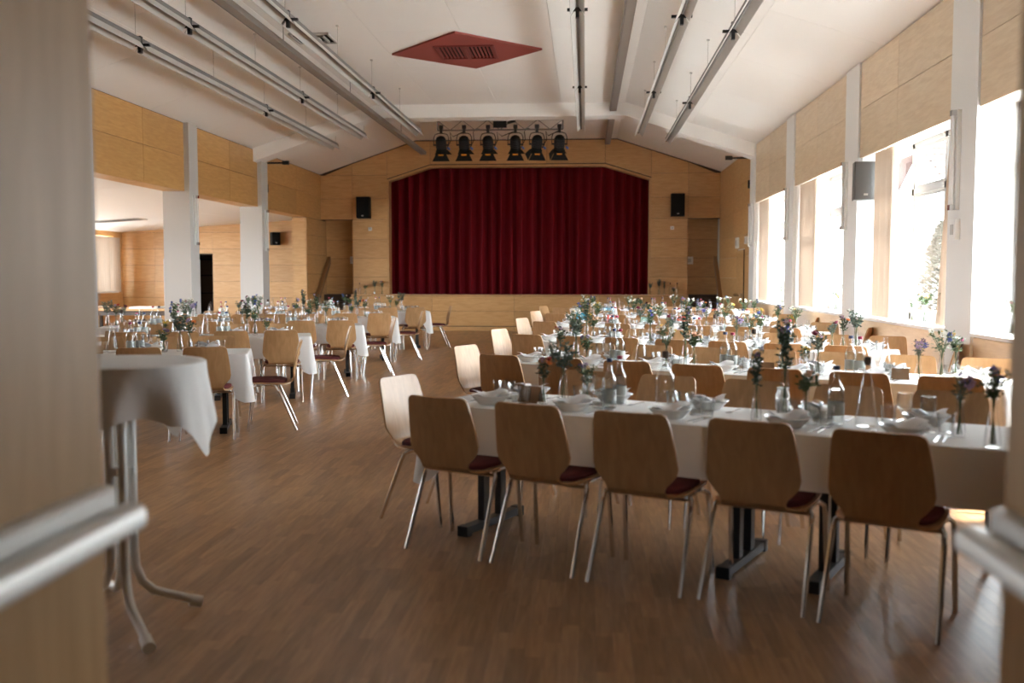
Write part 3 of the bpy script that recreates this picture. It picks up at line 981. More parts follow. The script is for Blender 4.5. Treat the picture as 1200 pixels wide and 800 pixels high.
# ---- flowers: vase prototypes with bouquets
VASE = {
 'slim': [(.001, 0), (.027, 0), (.029, .006), (.028, .04), (.018, .10), (.014, .15), (.017, .17), (.015, .17)],
 'tall': [(.001, 0), (.033, 0), (.036, .006), (.033, .05), (.022, .13), (.0155, .18), (.0185, .205), (.0165, .205)],
 'squat': [(.001, 0), (.03, 0), (.038, .012), (.039, .04), (.028, .07), (.022, .085), (.026, .10), (.024, .10)],
}
VH = {'slim': .17, 'tall': .205, 'squat': .10}
VM = {k: MB().lathe(p, 14).mesh('vase_glass', M['glass']) for k, p in VASE.items()}
def bloom_mesh(col, r, kind):
    mb = MB()
    if kind == 'daisy':
        for k in range(9):
            a = 2 * PI * k / 9
            c, s = math.cos(a), math.sin(a)
            p = lambda q, w_, z: (q * c - w_ * s, q * s + w_ * c, z)
            mb.quad(p(r * .2, -r * .12, .002), p(r * .75, -r * .2, r * .2), p(r, 0, r * .12), p(r * .75, r * .2, r * .2), p(r * .2, r * .12, .002))
        return [('bloom', mb.mesh('bloom', M['bloom_' + col], False, False), [('bloom_centre', MB().ball((0, 0, .002), r * .28, 7, 4, (1, 1, .6)).mesh('bloom_centre', M['bloom_yellow']), [])])]
    if kind == 'rose':
        mb.ball((0, 0, 0), r * .55, 8, 5, (1, 1, .9))
        for ring, (q, tilt) in enumerate(((.55, .75), (.8, .4))):
            n = 5 + ring * 2
            for k in range(n):
                a = 2 * PI * (k + ring * .5) / n
                c, s = math.cos(a), math.sin(a)
                p = lambda x_, w_, z: (x_ * c - w_ * s, x_ * s + w_ * c, z)
                mb.quad(p(r * .25, -r * .2, -r * .3), p(r * q, -r * .35, r * tilt * .3), p(r * (q + .2), 0, r * tilt * .7), p(r * q, r * .35, r * tilt * .3), p(r * .25, r * .2, -r * .3))
        return [('bloom', mb.mesh('bloom', M['bloom_' + col], True, False), [])]
    # fluffy cluster
    rr = random.Random(int(r * 1e5))
    for k in range(26):
        d = Vector((rr.gauss(0, 1), rr.gauss(0, 1), rr.gauss(0, .8))).normalized() * r * rr.uniform(.55, 1)
        mb.ball(d, r * .22, 5, 3)
    return [('bloom', mb.mesh('bloom', M['bloom_' + col], False, False), [])]
BL = {}
def bloom(col, r, kind):
    k = (col, r, kind)
    if k not in BL:
        BL[k] = bloom_mesh(col, r, kind)
    return BL[k]
def bouquet(seed, vase, hgt, blooms, nleaf, green, spread=.07, leaf=.028, water=True):
    """returns parts and bloom placements"""
    rr = random.Random(seed)
    vh = VH[vase]
    stems, leaves = MB(), MB()
    heads = []
    nst = max(len(blooms), 2) + 3
    tips = []
    for i in range(nst):
        a = 2 * PI * i / nst + rr.random()
        q = spread * math.sqrt(rr.uniform(.1, 1))
        zt = hgt * rr.uniform(.78, 1.0)
        tip = Vector((q * math.cos(a), q * math.sin(a), zt))
        if i < len(blooms):
            tip = Vector((q * math.cos(a), q * math.sin(a), hgt * rr.uniform(.86, 1.0)))
        base = Vector((-.012 * math.cos(a), -.012 * math.sin(a), .012))
        mid = Vector((.006 * math.cos(a), .006 * math.sin(a), vh))
        stems.tube([base, mid, (mid + tip) / 2 + Vector((0, 0, .008)), tip], .0017, 5)
        tips.append((mid, tip))
        if i < len(blooms):
            heads.append((blooms[i], tip))
    for k in range(nleaf):
        mid, tip = tips[rr.randrange(len(tips))]
        t = rr.uniform(.05, 1.02)
        c = mid.lerp(tip, t) + Vector((rr.gauss(0, .008), rr.gauss(0, .008), rr.gauss(0, .006)))
        a = rr.random() * 2 * PI
        d = Vector((math.cos(a), math.sin(a), rr.uniform(-.2, .9))).normalized() * leaf * rr.uniform(.7, 1.4)
        s = d.cross(Vector((rr.gauss(0, 1), rr.gauss(0, 1), 1))).normalized() * leaf * .26
        leaves.quad(c, c + d * .45 + s, c + d, c + d * .45 - s)
    parts = [('vase_glass', VM[vase], []), ('stems', stems.mesh('stems', M['green_mid']), []), ('foliage', leaves.mesh('foliage', M[green], False, False), [])]
    return parts, heads
BQ = {
 'orange': (bouquet(1, 'slim', .30, [('orange', .024, 'rose'), ('red', .022, 'rose'), ('peach', .026, 'rose'), ('lilac', .02, 'puff'), ('white', .02, 'daisy')], 90, 'green_dark', .055), 'slim vase of orange and red flowers'),
 'eucalyptus': (bouquet(2, 'tall', .38, [], 230, 'green_grey', .075, .032), 'tall vase of dark green eucalyptus'),
 'purple': (bouquet(3, 'squat', .21, [('purple', .018, 'puff'), ('lilac', .018, 'puff'), ('yellow', .012, 'puff')], 150, 'green_mid', .055, .026), 'squat vase of small purple flowers'),
 'spike': (bouquet(4, 'tall', .46, [('purple', .016, 'puff'), ('lilac', .014, 'puff')], 260, 'green_dark', .04, .026), 'tall vase with dark leafy spikes'),
 'rose': (bouquet(5, 'slim', .26, [('peach', .030, 'rose'), ('peach', .024, 'rose')], 120, 'green_mid', .05, .034), 'slim vase of peach roses'),
 'white': (bouquet(6, 'slim', .33, [('white', .022, 'daisy'), ('white', .024, 'daisy'), ('white', .02, 'puff'), ('white', .024, 'daisy'), ('white', .022, 'puff'), ('yellow', .012, 'puff'), ('white', .02, 'daisy')], 110, 'green_mid', .085), 'slim vase of white daisies'),
 'yellow': (bouquet(7, 'squat', .20, [('yellow', .028, 'rose'), ('yellow', .022, 'puff'), ('peach', .018, 'puff')], 70, 'green_mid', .045), 'squat vase of yellow flowers'),
 'dahlia': (bouquet(8, 'slim', .30, [('burgundy', .030, 'rose'), ('lilac', .016, 'puff'), ('white', .014, 'daisy')], 140, 'green_grey', .055), 'slim vase with burgundy dahlia'),
 'blue': (bouquet(9, 'tall', .34, [('blue', .020, 'puff'), ('blue', .018, 'puff'), ('white', .018, 'daisy'), ('pink', .014, 'puff')], 150, 'green_mid', .06), 'tall vase of blue cornflowers'),
 'lilac': (bouquet(10, 'slim', .29, [('lilac', .034, 'puff'), ('blue', .022, 'puff'), ('purple', .016, 'puff')], 70, 'green_grey', .05, .026), 'slim vase of lilac flower heads'),
}
def put_vase(kind, p, z, where, group=None, s=1.0, desc=None):
    (parts, heads), lab = BQ[kind]
    lab = desc or lab
    o = root('flower_vase', (lab + (where if where.startswith(',') else ' ' + where)).strip(), 'vase', (p[0], p[1], z), R.uniform(0, 6.28), group)
    if s != 1.0: o.scale = (s, s, s)
    stamp(parts, o)
    for (spec, tip) in heads:
        for nm, me_, sub in bloom(*spec):
            c = ob(nm, me_, o, tip)
            c.rotation_euler = (R.uniform(-.7, .7), R.uniform(-.7, .7), R.uniform(0, 6))
            stamp(sub, c)
TZ = .7425
def put(nm, parts, p, z, label, cat, rz=0, group=None, s=1):
    o = root(nm, label, cat, (p[0], p[1], z), rz, group)
    if s != 1: o.scale = (s, s, s)
    stamp(parts, o)
    return o
def put1(nm, me_, p, z, label, cat, rz=0, group=None, s=1):
    o = tag(ob(nm, me_, None, (p[0], p[1], z), rz), label, cat, group)
    if s != 1: o.scale = (s, s, s)
    return o
BOT = [[('bottle_body', bottle_me, []), ('bottle_water', bwater_me, []), ('bottle_label', blabel_me, []), ('bottle_cap', c, [])] for c in cap_mes]
FLASK = [('flask_body', big_me, []), ('stopper', cork_me, [])]

# ---- rows of tables
class Row:
    def __init__(s, name, o, ang, ln, n_near, n_far, first_far, side):
        s.name, s.o, s.L, s.side = name, Vector((o[0], o[1])), ln, side
        s.a = Vector((math.cos(ang), math.sin(ang)))       # runs away from the aisle
        s.n = Vector((-s.a.y, s.a.x)) if side == 'R' else Vector((s.a.y, -s.a.x))      # points to the stage
        s.ang = ang
        s.nn, s.nf, s.ff = n_near, n_far, first_far
    def p(s, t, n):
        return s.o + s.a * t + s.n * n
ANG_R = math.radians(-27)
ANG_L = math.radians(180 + 16)
u_r, n_r = Vector((.891, -.454)), Vector((.454, .891))
u_l = Vector((math.cos(ANG_L), math.sin(ANG_L)))
n_l = Vector((u_l.y, -u_l.x))
rows = []
PITCH_R = [.54, .54, .545, .55, .55, .55]
# o = back-top centre of the first near chair; n measured from there
for k, (s0, n0) in enumerate(((-2.96, 4.11), (-4.12, 6.58), (-5.31, 9.05), (-6.62, 11.78), (-7.90, 14.40), (-9.20, 17.0))):
    o = u_r * s0 + n_r * n0
    rows.append(Row('%s window-side table' % ROWN[k], o, ANG_R, 3.85, 5 if k == 0 else 7, 6 if k == 0 else 7, 0.05, 'R'))
for k, (s0, n0, cnt) in enumerate(((.85, 9.01, 3), (.26, 11.57, 4), (-.50, 14.05, 6), (-1.22, 16.66, 6), (-2.14, 19.53, 6))):
    o = u_l * s0 + n_l * n0
    rows.append(Row('%s left-hand table' % (ROWN[k] if k < 4 else 'rearmost'), o, ANG_L, {3: 2.0, 4: 2.55, 6: 3.6}[cnt], cnt, cnt, .05, 'L'))
PIT = .545
tp_cache = {}
for ri, r in enumerate(rows):
    L = r.L
    nt = 2 if L > 2.2 else 1
    tl_ = L / nt
    n0, n1 = .37, 1.07
    cen = (n0 + n1) / 2 + .01
    if round(tl_, 3) not in tp_cache:
        tp_cache[round(tl_, 3)] = table_proto(tl_ - .004)
    for k in range(nt):
        c = r.p(-.32 + tl_ * (k + .5), cen)
        o = root('folding_table', 'black legged folding table under white cloth, %s of the %s' % (('aisle half', 'outer half')[k] if nt > 1 else 'whole length', r.name), 'table', (c.x, c.y, 0), r.ang, 'tables under cloths')
        stamp(tp_cache[round(tl_, 3)], o)
    c = r.p(-.32 + L / 2, cen)
    cl = ob('tablecloth', cloth_mesh(L + .03, .74, .25, ri, cdrop=.75), None, (c.x, c.y, 0), r.ang)
    tag(cl, 'long white linen tablecloth with hanging corners on the %s' % r.name, 'tablecloth', 'white tablecloths')
    fang = math.atan2(r.n.y, r.n.x) - PI / 2
    for side in ('near', 'far'):
        for i in range(r.nn if side == 'near' else r.nf):
            t = i * PIT + (0 if side == 'near' else r.ff)
            jit = R.uniform(-.02, .02)
            if side == 'near':
                p = r.p(t, .29 + R.uniform(-.02, .02)); a_ = fang
            else:
                p = r.p(t, 1.67 - .29 + R.uniform(-.03, .03)); a_ = fang + PI
            put_chair(p, a_, 'birch plywood chair, %s from the aisle on the %s side of the %s' % (ORD[i], side, r.name), 'plywood chairs at the tables')
    # end chair by the aisle
    p = r.p(-.53 - .0, cen + .02)
    aa = math.atan2(r.a.y, r.a.x) - PI / 2
    put_chair(p, aa, 'birch plywood chair at the aisle end of the %s' % r.name, 'plywood chairs at the table ends')
    if r.side == 'R' and ri in (1, 2, 3, 4):
        p = r.p(L - .32 + .30, cen + .02)
        put_chair(p, aa + PI, 'birch plywood chair at the window end of the %s' % r.name, 'plywood chairs at the table ends')
    # place settings
    for side in ('near', 'far'):
        cnt = r.nn if side == 'near' else r.nf
        for i in range(cnt):
            t = i * PIT + (0 if side == 'near' else r.ff) + R.uniform(-.03, .03)
            nn_ = n0 + .155 if side == 'near' else n1 - .135
            sg = 1 if side == 'near' else -1
            where = '%s place from the aisle, %s side of the %s' % (ORD[i], side, r.name)
            ra = fang if side == 'near' else fang + PI
            p = r.p(t, nn_)
            put1('soup_plate', plate_me, p, TZ, 'white soup plate, ' + where, 'plate', 0, 'soup plates')
            put1('napkin', napkin_me, p, TZ, 'folded white napkin, ' + where, 'napkin', ra + R.uniform(-.3, .3), 'napkins on plates')
            p2 = r.p(t + sg * .15, nn_ + sg * .12)
            put1('tumbler', tumbler_me, p2, TZ, 'clear tumbler, ' + where, 'glass', 0, 'tumblers')
            if r.side == 'R' or ri % 2 == 0:
                p3 = r.p(t + sg * .07, nn_ + sg * .165)
                if i % 3 != 1:
                    put1('dessert_glass', cup_me, p3, TZ, 'footed dessert glass, ' + where, 'glass', 0, 'dessert glasses')
                else:
                    put1('wine_glass', wine_me, p3, TZ, 'small stemmed glass, ' + where, 'glass', 0, 'stemmed glasses')
            if r.side == 'R' and ri < 3:
                for nm, me_, dx in (('fork', fork_me, -.145), ('knife', knife_me, .135), ('spoon', spoon_me, .165)):
                    put1(nm, me_, r.p(t + sg * dx, nn_ + R.uniform(-.01, .01)), TZ, 'steel %s, %s' % (nm, where), nm, ra + R.uniform(-.08, .08), 'cutlery')
    # centre line
    mid = (n0 + n1) / 2
    if ri > 0:
        kinds = ['orange', 'eucalyptus', 'purple', 'white', 'spike', 'rose', 'blue', 'yellow', 'dahlia', 'lilac', 'white', 'blue', 'dahlia']
        if r.side == 'R' and ri >= 3:
            kinds = ['orange', 'white', 'blue', 'yellow', 'white', 'dahlia', 'rose', 'white', 'lilac']
        rr = random.Random(ri * 5 + 1)
        sh = rr.randrange(4)
        slots = []
        t = .2
        idx = 0
        vcount = bcount = fcount = ccount = 0
        used = {}
        while t < L - .55:
            ph = idx % 2
            if ph == 0:
                for q in range(3):
                    kd = kinds[(sh + vcount) % len(kinds)]
                    dn = (-.06, .05, -.01)[q]
                    k_ = used.get(kd, 0); used[kd] = k_ + 1
                    put_vase(kd, r.p(t + q * .11 + rr.uniform(-.02, .02), mid + dn), TZ, ', %s flower group of the %s' % (ORD[idx // 2], r.name), 'flower vases on the tables', rr.uniform(.92, 1.08))
                    vcount += 1
                t += .45
            else:
                for q in range(2):
                    put('water_bottle', BOT[q], r.p(t + q * .075, mid + .03 - q * .05), TZ, '%s-capped water bottle in the %s bottle group of the %s' % (('dark', 'red')[q], ORD[bcount], r.name), 'bottle', 0, 'water bottles')
                bcount += 1
                if bcount % 2:
                    put1('carafe', car_me, r.p(t + .24, mid + .02), TZ, 'clear teardrop carafe beside the %s bottle group of the %s' % (ORD[bcount - 1], r.name), 'carafe', 0, 'carafes')
                else:
                    put('flask', FLASK, r.p(t + .24, mid - .02), TZ, 'corked flask beside the %s bottle group of the %s' % (ORD[bcount - 1], r.name), 'bottle', 0, 'corked flasks')
                put1('tent_card', card_me, r.p(t + .36, mid - .09), TZ, 'folded kraft paper card by the %s bottle group of the %s' % (ORD[bcount - 1], r.name), 'card', r.ang + rr.uniform(-.5, .5), 'kraft table cards')
                t += .48
            idx += 1

# ---- front window-side table: centre pieces placed as seen
def at(u, v, z=TZ):
    d = fw + rt * ((u - 600) / 1167) - up * ((v - 400) / 1167)
    t = (z - CAM_H) / d.z
    return (d.x * t, d.y * t)
W1 = 'on the front window-side table'
for kd, u, v, s, w_ in (('orange', 637, 473, .85, W1), ('eucalyptus', 660, 471, .92, W1), ('purple', 688, 470, 1.0, W1), ('spike', 886, 492, .80, W1 + ', beside the jar'), ('spike', 919, 486, 1.08, W1 + ', behind the roses'),
                       ('rose', 944, 497, .95, W1), ('lilac', 1124, 512, .95, W1), ('blue', 1163, 524, .98, W1)):
    put_vase(kd, at(u, v), TZ, w_, 'flower vases on the tables', s, 'tall vase with one curved blue flower stem' if kd == 'blue' else None)
for u, v, q in ((714, 478, 0), (726, 473, 1)):
    put('water_bottle', BOT[q], at(u, v), TZ, '%s-capped water bottle in the pair %s' % (('dark', 'red')[q], W1), 'bottle', 0, 'water bottles', .95)
put('water_bottle', BOT[0], at(979, 497), TZ, 'single labelled water bottle beside the carafe ' + W1, 'bottle', 0, 'water bottles')
put('flask', FLASK, at(779, 480), TZ, 'square shouldered flask with dark stopper ' + W1, 'bottle', 0, 'corked flasks')
put('carafe', [('carafe_body', car_me, []), ('stopper', cork_me, [])], at(1015, 499), TZ, 'conical stoppered carafe ' + W1, 'carafe', 0, 'carafes', 1.05)
put1('tent_card', card_me, at(622, 471), TZ, 'folded kraft paper card behind the tumblers ' + W1, 'card', 2.6, 'kraft table cards', 1.2)
put1('storage_jar', candle_jar, at(917, 480), TZ, 'small white lidded jar among the flowers ' + W1, 'jar')
for u, v in ((592, 458), (606, 462)):
    pass

# ---- little gifts and cards on the far window-side tables
put1('gift_bag', MB().box(-.06, .06, -.03, .03, 0, .13).mesh('gift_bag', M['coral'], False), at(716, 379), TZ, 'coral red patterned gift bag on a window-side table', 'bag', .2)
put1('gift_box', MB().box(-.09, .09, -.05, .05, 0, .13).mesh('gift_box', M['skyblue'], False), at(713, 369), TZ, 'bright blue gift box behind the coral gift bag', 'box', .1)
put1('paper_cone', MB().lathe([(.045, 0), (.044, .004), (.002, .26)], 14).mesh('paper_cone', M['white_paint']), at(721, 370), TZ, 'tall white paper cone beside the blue gift box', 'cone')
put1('gift_box', MB().box(-.08, .08, -.04, .04, 0, .12).mesh('gift_box', M['teal'], False), at(681, 375), TZ, 'teal gift box left of the coral gift bag', 'box', .1)
put1('gift_bag', MB().box(-.085, .085, -.03, .03, 0, .14).mesh('gift_bag', M['coral'], False), at(799, 382), TZ, 'flat coral red gift bag further right towards the windows', 'bag', .0)
put1('napkin_stand', MB().prism([(-.09, 0), (.09, 0), (.065, .12), (-.065, .12)], -.03, .03, lambda a, b_, h: (a, h, b_)).mesh('napkin_stand', M['mint'], False), at(757, 381), TZ, 'mint green folded stand between the two coral bags', 'stand', .1)

# ---- tall cocktail table in the foreground
CX_, CY_ = -1.95, 4.02
o = root('cocktail_table', 'white tubular folding cocktail table at the left of the doorway', 'table', (CX_, CY_, 0), 0)
ob('table_top', MB().lathe([(.001, 1.06), (.34, 1.06), (.35, 1.065), (.35, 1.085), (.34, 1.09), (.001, 1.09)], 32).mesh('table_top', M['white_plastic']), o)
for k, (dx, dy) in enumerate(((.28, -.39), (.27, .14), (-.28, .39), (-.27, -.14))):
    d = Vector((dx, dy, 0)).normalized()
    f = Vector((dx, dy, 0)).length
    q = [d * .045 + Vector((0, 0, z)) for z in (1.06, .8, .5, .30)]
    q += [d * .05 + Vector((0, 0, .22)), d * .075 + Vector((0, 0, .15)), d * .12 + Vector((0, 0, .105)), d * .18 + Vector((0, 0, .08)), d * f + Vector((0, 0, .035))]
    lg = ob('leg', MB().tube(q, .019, 10).mesh('leg', M['white_plastic']), o)
    e_ = d * f
    ob('foot_cap', MB().tube([(e_.x * .88, e_.y * .88, .043), (e_.x * 1.04, e_.y * 1.04, .028)], .025, 10).mesh('foot_cap', M['white_plastic']), lg)
for z in (.36, .62):
    ob('brace', MB().box(-.065, .065, -.014, .014, z, z + .028).box(-.014, .014, -.065, .065, z, z + .028).mesh('brace', M['white_plastic'], False), o)
# cloth on it: square cloth over a round top
def round_cloth():
    mb = MB()
    n = 96
    Rr, S = .352, .55
    rows = []
    for f in (.02, .5, .9, .985):
        rows.append([(Rr * f * math.cos(2 * PI * i / n), Rr * f * math.sin(2 * PI * i / n), 1.094) for i in range(n)])
    rows.append([((Rr + .003) * math.cos(2 * PI * i / n), (Rr + .003) * math.sin(2 * PI * i / n), 1.089) for i in range(n)])
    ph = -.17 + PI / 4
    for j in range(1, 13):
        f = j / 12
        rw = []
        for i in range(n):
            a = 2 * PI * i / n
            b_ = ((a - ph + PI / 4) % (PI / 2)) - PI / 4
            half = S / math.cos(PI / 4 - abs(b_)) if False else None
            ed = S / max(math.cos(abs(b_) - 0), .707)                # distance of the square edge, corners at 45 degrees
            ed = min(S / math.cos(b_), S * 1.414)
            dp = (ed - Rr)
            c = max(0, (ed / S - 1) / .414)
            off = .004 + f * (.012 + .028 * math.sin(a * 9 + .8 * math.sin(a * 3)) * (1 - c) + .05 * c)
            rw.append(((Rr + off) * math.cos(a), (Rr + off) * math.sin(a), 1.089 - dp * f * (.93 if c > .2 else 1)))
        rows.append(rw)
    mb.grid([r_ + [r_[0]] for r_ in rows])
    return mb.mesh('tablecloth', M['cloth'])
tag(ob('tablecloth', round_cloth(), None, (CX_, CY_, 0)), 'square white cloth draped over the round cocktail table by the doorway', 'tablecloth')

# ---- side room furniture
o = root('buffet_table', 'long wooden topped buffet table in the side room', 'table', (-10.6, 20.6, 0))
ob('table_top', MB().box(-1.8, 2.0, -.4, .4, .72, .76).mesh('table_top', M['panel_back'], False), o)
ob('apron', MB().box(-1.7, 1.9, -.35, .35, .62, .72).mesh('apron', M['dark_brown'], False), o)
for sx in (-1.65, .1, 1.85):
    for sy in (-.33, .33):
        ob('leg', MB().box(sx - .03, sx + .03, sy - .03, sy + .03, 0, .62).mesh('leg', M['black_metal'], False), o)
for k, (xx, ww) in enumerate(((-11.6, .5), (-10.4, .35), (-9.3, .3))):
    tag(ob('serving_tray', MB().box(xx - ww, xx + ww, 20.35, 20.85, .762, .80).mesh('serving_tray', M['white_plastic' if k != 1 else 'kraft'], False)), ['white tray at the far end of the buffet table', 'brown tray in the middle of the buffet table', 'white tray at the pier end of the buffet table'][k], 'tray')
pleated(-.9, .9, 1.02, lambda x: 2.47, 0, .05, .12, 9, M['drape'], 'window_curtain', 'pale curtain at the side room window by the rear wall', 'curtain').matrix_world = Matrix.Translation((XA + .09, 25.15, 0)) @ Matrix.Rotation(PI / 2, 4, 'Z')

# ---- window curtains on the right
CURT = [(11.90, 12.74, 0, 'beige curtain on the stage side of the window with the tree view'), (9.885, 10.42, .62, 'beige curtain on the entrance side of the window with the tree view'),
        (15.75, 17.01, 0, 'beige curtain on the stage side of the middle window'), (13.77, 14.05, 0, 'beige curtain on the entrance side of the middle window'),
        (19.72, 20.86, 0, 'beige curtain on the stage side of the window nearest the stage'), (17.72, 18.0, 0, 'beige curtain on the entrance side of the window nearest the stage'),
        (6.0, 6.5, 0, 'beige curtain on the entrance side of the window beside the right door')]
for i, (ya, yb, fla, lab) in enumerate(CURT):
    o = pleated(-(yb - ya) / 2, (yb - ya) / 2, W0 + .012, lambda x: 2.955, 0, .075, .115, 20 + i, M['drape'], 'window_curtain', lab, 'curtain', 'beige window curtains', flare=fla)
    o.matrix_world = Matrix.Translation((XR + .062, (ya + yb) / 2, 0)) @ Matrix.Rotation(PI / 2, 4, 'Z')

# ---- ceiling fittings
def batten(x, z, y0, y1, step, lab):
    o = root('ceiling_light', lab, 'light', (x, 0, z), 0, 'hanging fluorescent battens')
    y = y1
    k = 0
    while y > y0 + .1:
        ya = max(y - step, y0)
        s_ = MB().prism([(-.085, -.10), (-.02, .0), (.02, 0), (.085, -.10), (.079, -.10), (.012, -.010), (-.012, -.010), (-.079, -.10)], ya + .04, y - .04, lambda a, b_, h: (a, h, b_))
        seg = ob('reflector', s_.mesh('reflector', M['batten'], False), o)
        ob('channel', MB().box(-.02, .02, ya + .02, y - .02, .0, .05).mesh('channel', M['batten_dark'], False), seg)
        ob('lamp_slot', MB().box(-.012, .012, ya + .08, y - .08, -.03, -.006).mesh('lamp_slot', M['batten_dark'], False), seg)
        if k > 0:
            ob('connector', MB().box(-.12, .12, y - .02, y + .02, -.05, -.02).box(-.02, .02, y - .03, y + .03, -.13, .07).mesh('connector', M['black_metal'], False), o)
        for yy in (y - .12, ya + step * .5):
            zt = ceil_z(x) - z
            ob('chain', MB().tube([(0, yy, .05), (0, yy, zt)], .004, 5).box(-.02, .02, yy - .02, yy + .02, zt - .02, zt).mesh('chain', M['batten']), o)
        y = ya
        k += 1
    ob('end_cap', MB().box(-.02, .02, y1 - .04, y1 + .05, -.02, .03).mesh('end_cap', M['steel'], False), o)
for x, z, lab in ((-5.39, 4.27, 'leftmost hanging light batten, lowest above the left opening'), (-4.77, 4.48, 'second hanging light batten from the left wall'), (-3.56, 4.54, 'third hanging light batten from the left, beyond the cable track'),
                  (-.11, 4.59, 'hanging light batten straight above the aisle, right of the red diamond'), (1.10, 4.49, 'second hanging light batten from the right wall'), (1.69, 4.31, 'rightmost hanging light batten, nearest the windows')):
    batten(x, z, 4.5, 21.5, 4.8, lab)
for x, z, lab in ((-4.26, 4.68, 'long thin ceiling track left of the red diamond'), (.55, 4.90, 'long thin ceiling track right of the red diamond')):
    o = root('ceiling_track', lab, 'track', (x, 0, z), 0, 'long ceiling tracks')
    ob('rail', MB().box(-.07, .07, 4.5, 26.2, -.05, .03).mesh('rail', mat('track_grey', (.30, .275, .25), .5), False), o)
    ob('slot', MB().box(-.06, -.05, 4.5, 26.2, -.056, -.05).mesh('slot', M['batten_dark'], False), o)
    for yy in (6, 10, 14, 18, 23):
        zt = ceil_z(x) - z
        ob('hanger', MB().tube([(0, yy, .03), (0, yy, zt)], .006, 6).box(-.04, .04, yy - .04, yy + .04, zt - .04, zt).mesh('hanger', M['batten_dark'], False), o)
# red diamond vent
o = root('ceiling_diamond', 'red diamond shaped panel with two vent grilles on the white ceiling', 'vent', (-1.9, 16.0, FLAT))
rr_ = [(-1.23, .14), (-.03, -1.25), (1.20, -.04), (.01, 1.28)]
def ring(outer, inner, z0, z1):
    mb = MB()
    n = 4
    for i in range(n):
        j = (i + 1) % n
        mb.prism([outer[i], outer[j], inner[j], inner[i]], z0, z1, lambda a, b_, h: (a, b_, h))
    return mb
hole = [(-.44, -.44), (.44, -.44), (.44, .42), (-.44, .42)]
# diamond boards around the opening
D = rr_
inner = [(-.44, .42), (-.44, -.44), (.44, -.44), (.44, .42)]
def clip_poly(poly, f):
    out = []
    for i in range(len(poly)):
        a_, b_ = poly[i], poly[(i + 1) % len(poly)]
        fa, fb = f(a_), f(b_)
        if fa >= 0: out.append(a_)
        if (fa >= 0) != (fb >= 0):
            t = fa / (fa - fb)
            out.append((a_[0] + (b_[0] - a_[0]) * t, a_[1] + (b_[1] - a_[1]) * t))
    return out
regs = [[lambda p: -.44 - p[0]], [lambda p: p[0] - .44], [lambda p: p[0] + .44, lambda p: .44 - p[0], lambda p: p[1] - .42], [lambda p: p[0] + .44, lambda p: .44 - p[0], lambda p: -.44 - p[1]]]
for rg in regs:
    q = D
    for f in rg: q = clip_poly(q, f)
    ob('red_board', MB().prism(q, -.03, -.001, lambda a, b_, h: (a, b_, h)).mesh('red_board', M['red_paint'], False), o)
ob('vent_back', MB().box(-.44, .44, -.44, .42, -.006, -.002).mesh('vent_back', M['dark_void'], False), o)
ob('vent_frame', MB().box(-.46, .46, -.47, -.43, -.05, -.03).box(-.46, .46, .41, .45, -.05, -.03).box(-.47, -.43, -.45, .43, -.05, -.03).box(.43, .47, -.45, .43, -.05, -.03).box(-.03, .03, -.43, .41, -.05, -.01).mesh('vent_frame', M['red_slat'], False), o)
for sx in (-.235, .235):
    for k in range(7):
        xx = sx - .18 + k * .06
        ob('slat', MB().box(xx - .012, xx + .012, -.43, .41, -.04, -.012).mesh('slat', M['red_slat'], False), o)
# small square air vent
o = root('ceiling_vent', 'square white air vent in the ceiling between the left light battens', 'vent', (-4.42, 15.2, FLAT - .0))
o.location = (-4.1, 15.0, FLAT)
for k, q in enumerate((.30, .20, .10)):
    ob('vane', MB().box(-q, q, -q, -q + .03, -.03 - k * .012, 0).box(-q, q, q - .03, q, -.03 - k * .012, 0).box(-q, -q + .03, -q, q, -.03 - k * .012, 0).box(q - .03, q, -q, q, -.03 - k * .012, 0).mesh('vane', M['batten'], False), o)
ob('vent_back', MB().box(-.28, .28, -.28, .28, -.01, -.002).mesh('vent_back', M['black'], False), o)

# lighting truss and six spotlights
TY, TZ0, TZ1 = 22.8, 4.76, 4.98
TX0, TX1 = -3.38, -.53
o = root('lighting_truss', 'flat grey lighting truss hanging below the ceiling before the stage', 'truss', (0, TY, 0))
for z in (TZ0, TZ1):
    ob('chord', MB().tube([(TX0, 0, z), (TX1, 0, z)], .018, 8).mesh('chord', M['batten_dark']), o)
n = 10
for k in range(n):
    xa = TX0 + (TX1 - TX0) * k / n
    xb = TX0 + (TX1 - TX0) * (k + 1) / n
    za, zb = (TZ0, TZ1) if k % 2 else (TZ1, TZ0)
    ob('diagonal', MB().tube([(xa, 0, za), (xb, 0, zb)], .009, 6).mesh('diagonal', M['batten_dark']), o)
for xx in (TX0, TX1):
    ob('end_post', MB().tube([(xx, 0, TZ0), (xx, 0, TZ1)], .018, 8).mesh('end_post', M['batten_dark']), o)
for xx in (TX0 + .5, TX1 - .5):
    ob('hanger', MB().tube([(xx, 0, TZ1), (xx, 0, FLAT)], .01, 6).mesh('hanger', M['black_metal']), o)
tag(ob('junction_box', MB().box(-2.10, -1.80, TY - .12, TY - .02, 4.80, 4.94).tube([(-1.78, TY - .07, 4.9), (-1.6, TY - .07, 4.95)], .03, 8).mesh('junction_box', M['black'])), 'black junction box in the middle of the lighting truss', 'box')
def spot_proto():
    body = MB()
    prof = [(.06, -.20), (.10, -.17), (.115, -.10), (.115, .12), (.135, .14), (.135, .17), (.12, .17)]
    tm = MB().lathe(prof, 18, close=True)
    return tm
BODY = spot_proto()
Rx = Matrix.Rotation(math.radians(-152), 4, 'X')      # local z axis pointed down towards the stage
body_v = MB(); body_v.v = [tuple(Rx @ Vector(p)) for p in BODY.v]; body_v.f = BODY.f
body_me = body_v.mesh('lamp_body', M['black'])
fins = MB()
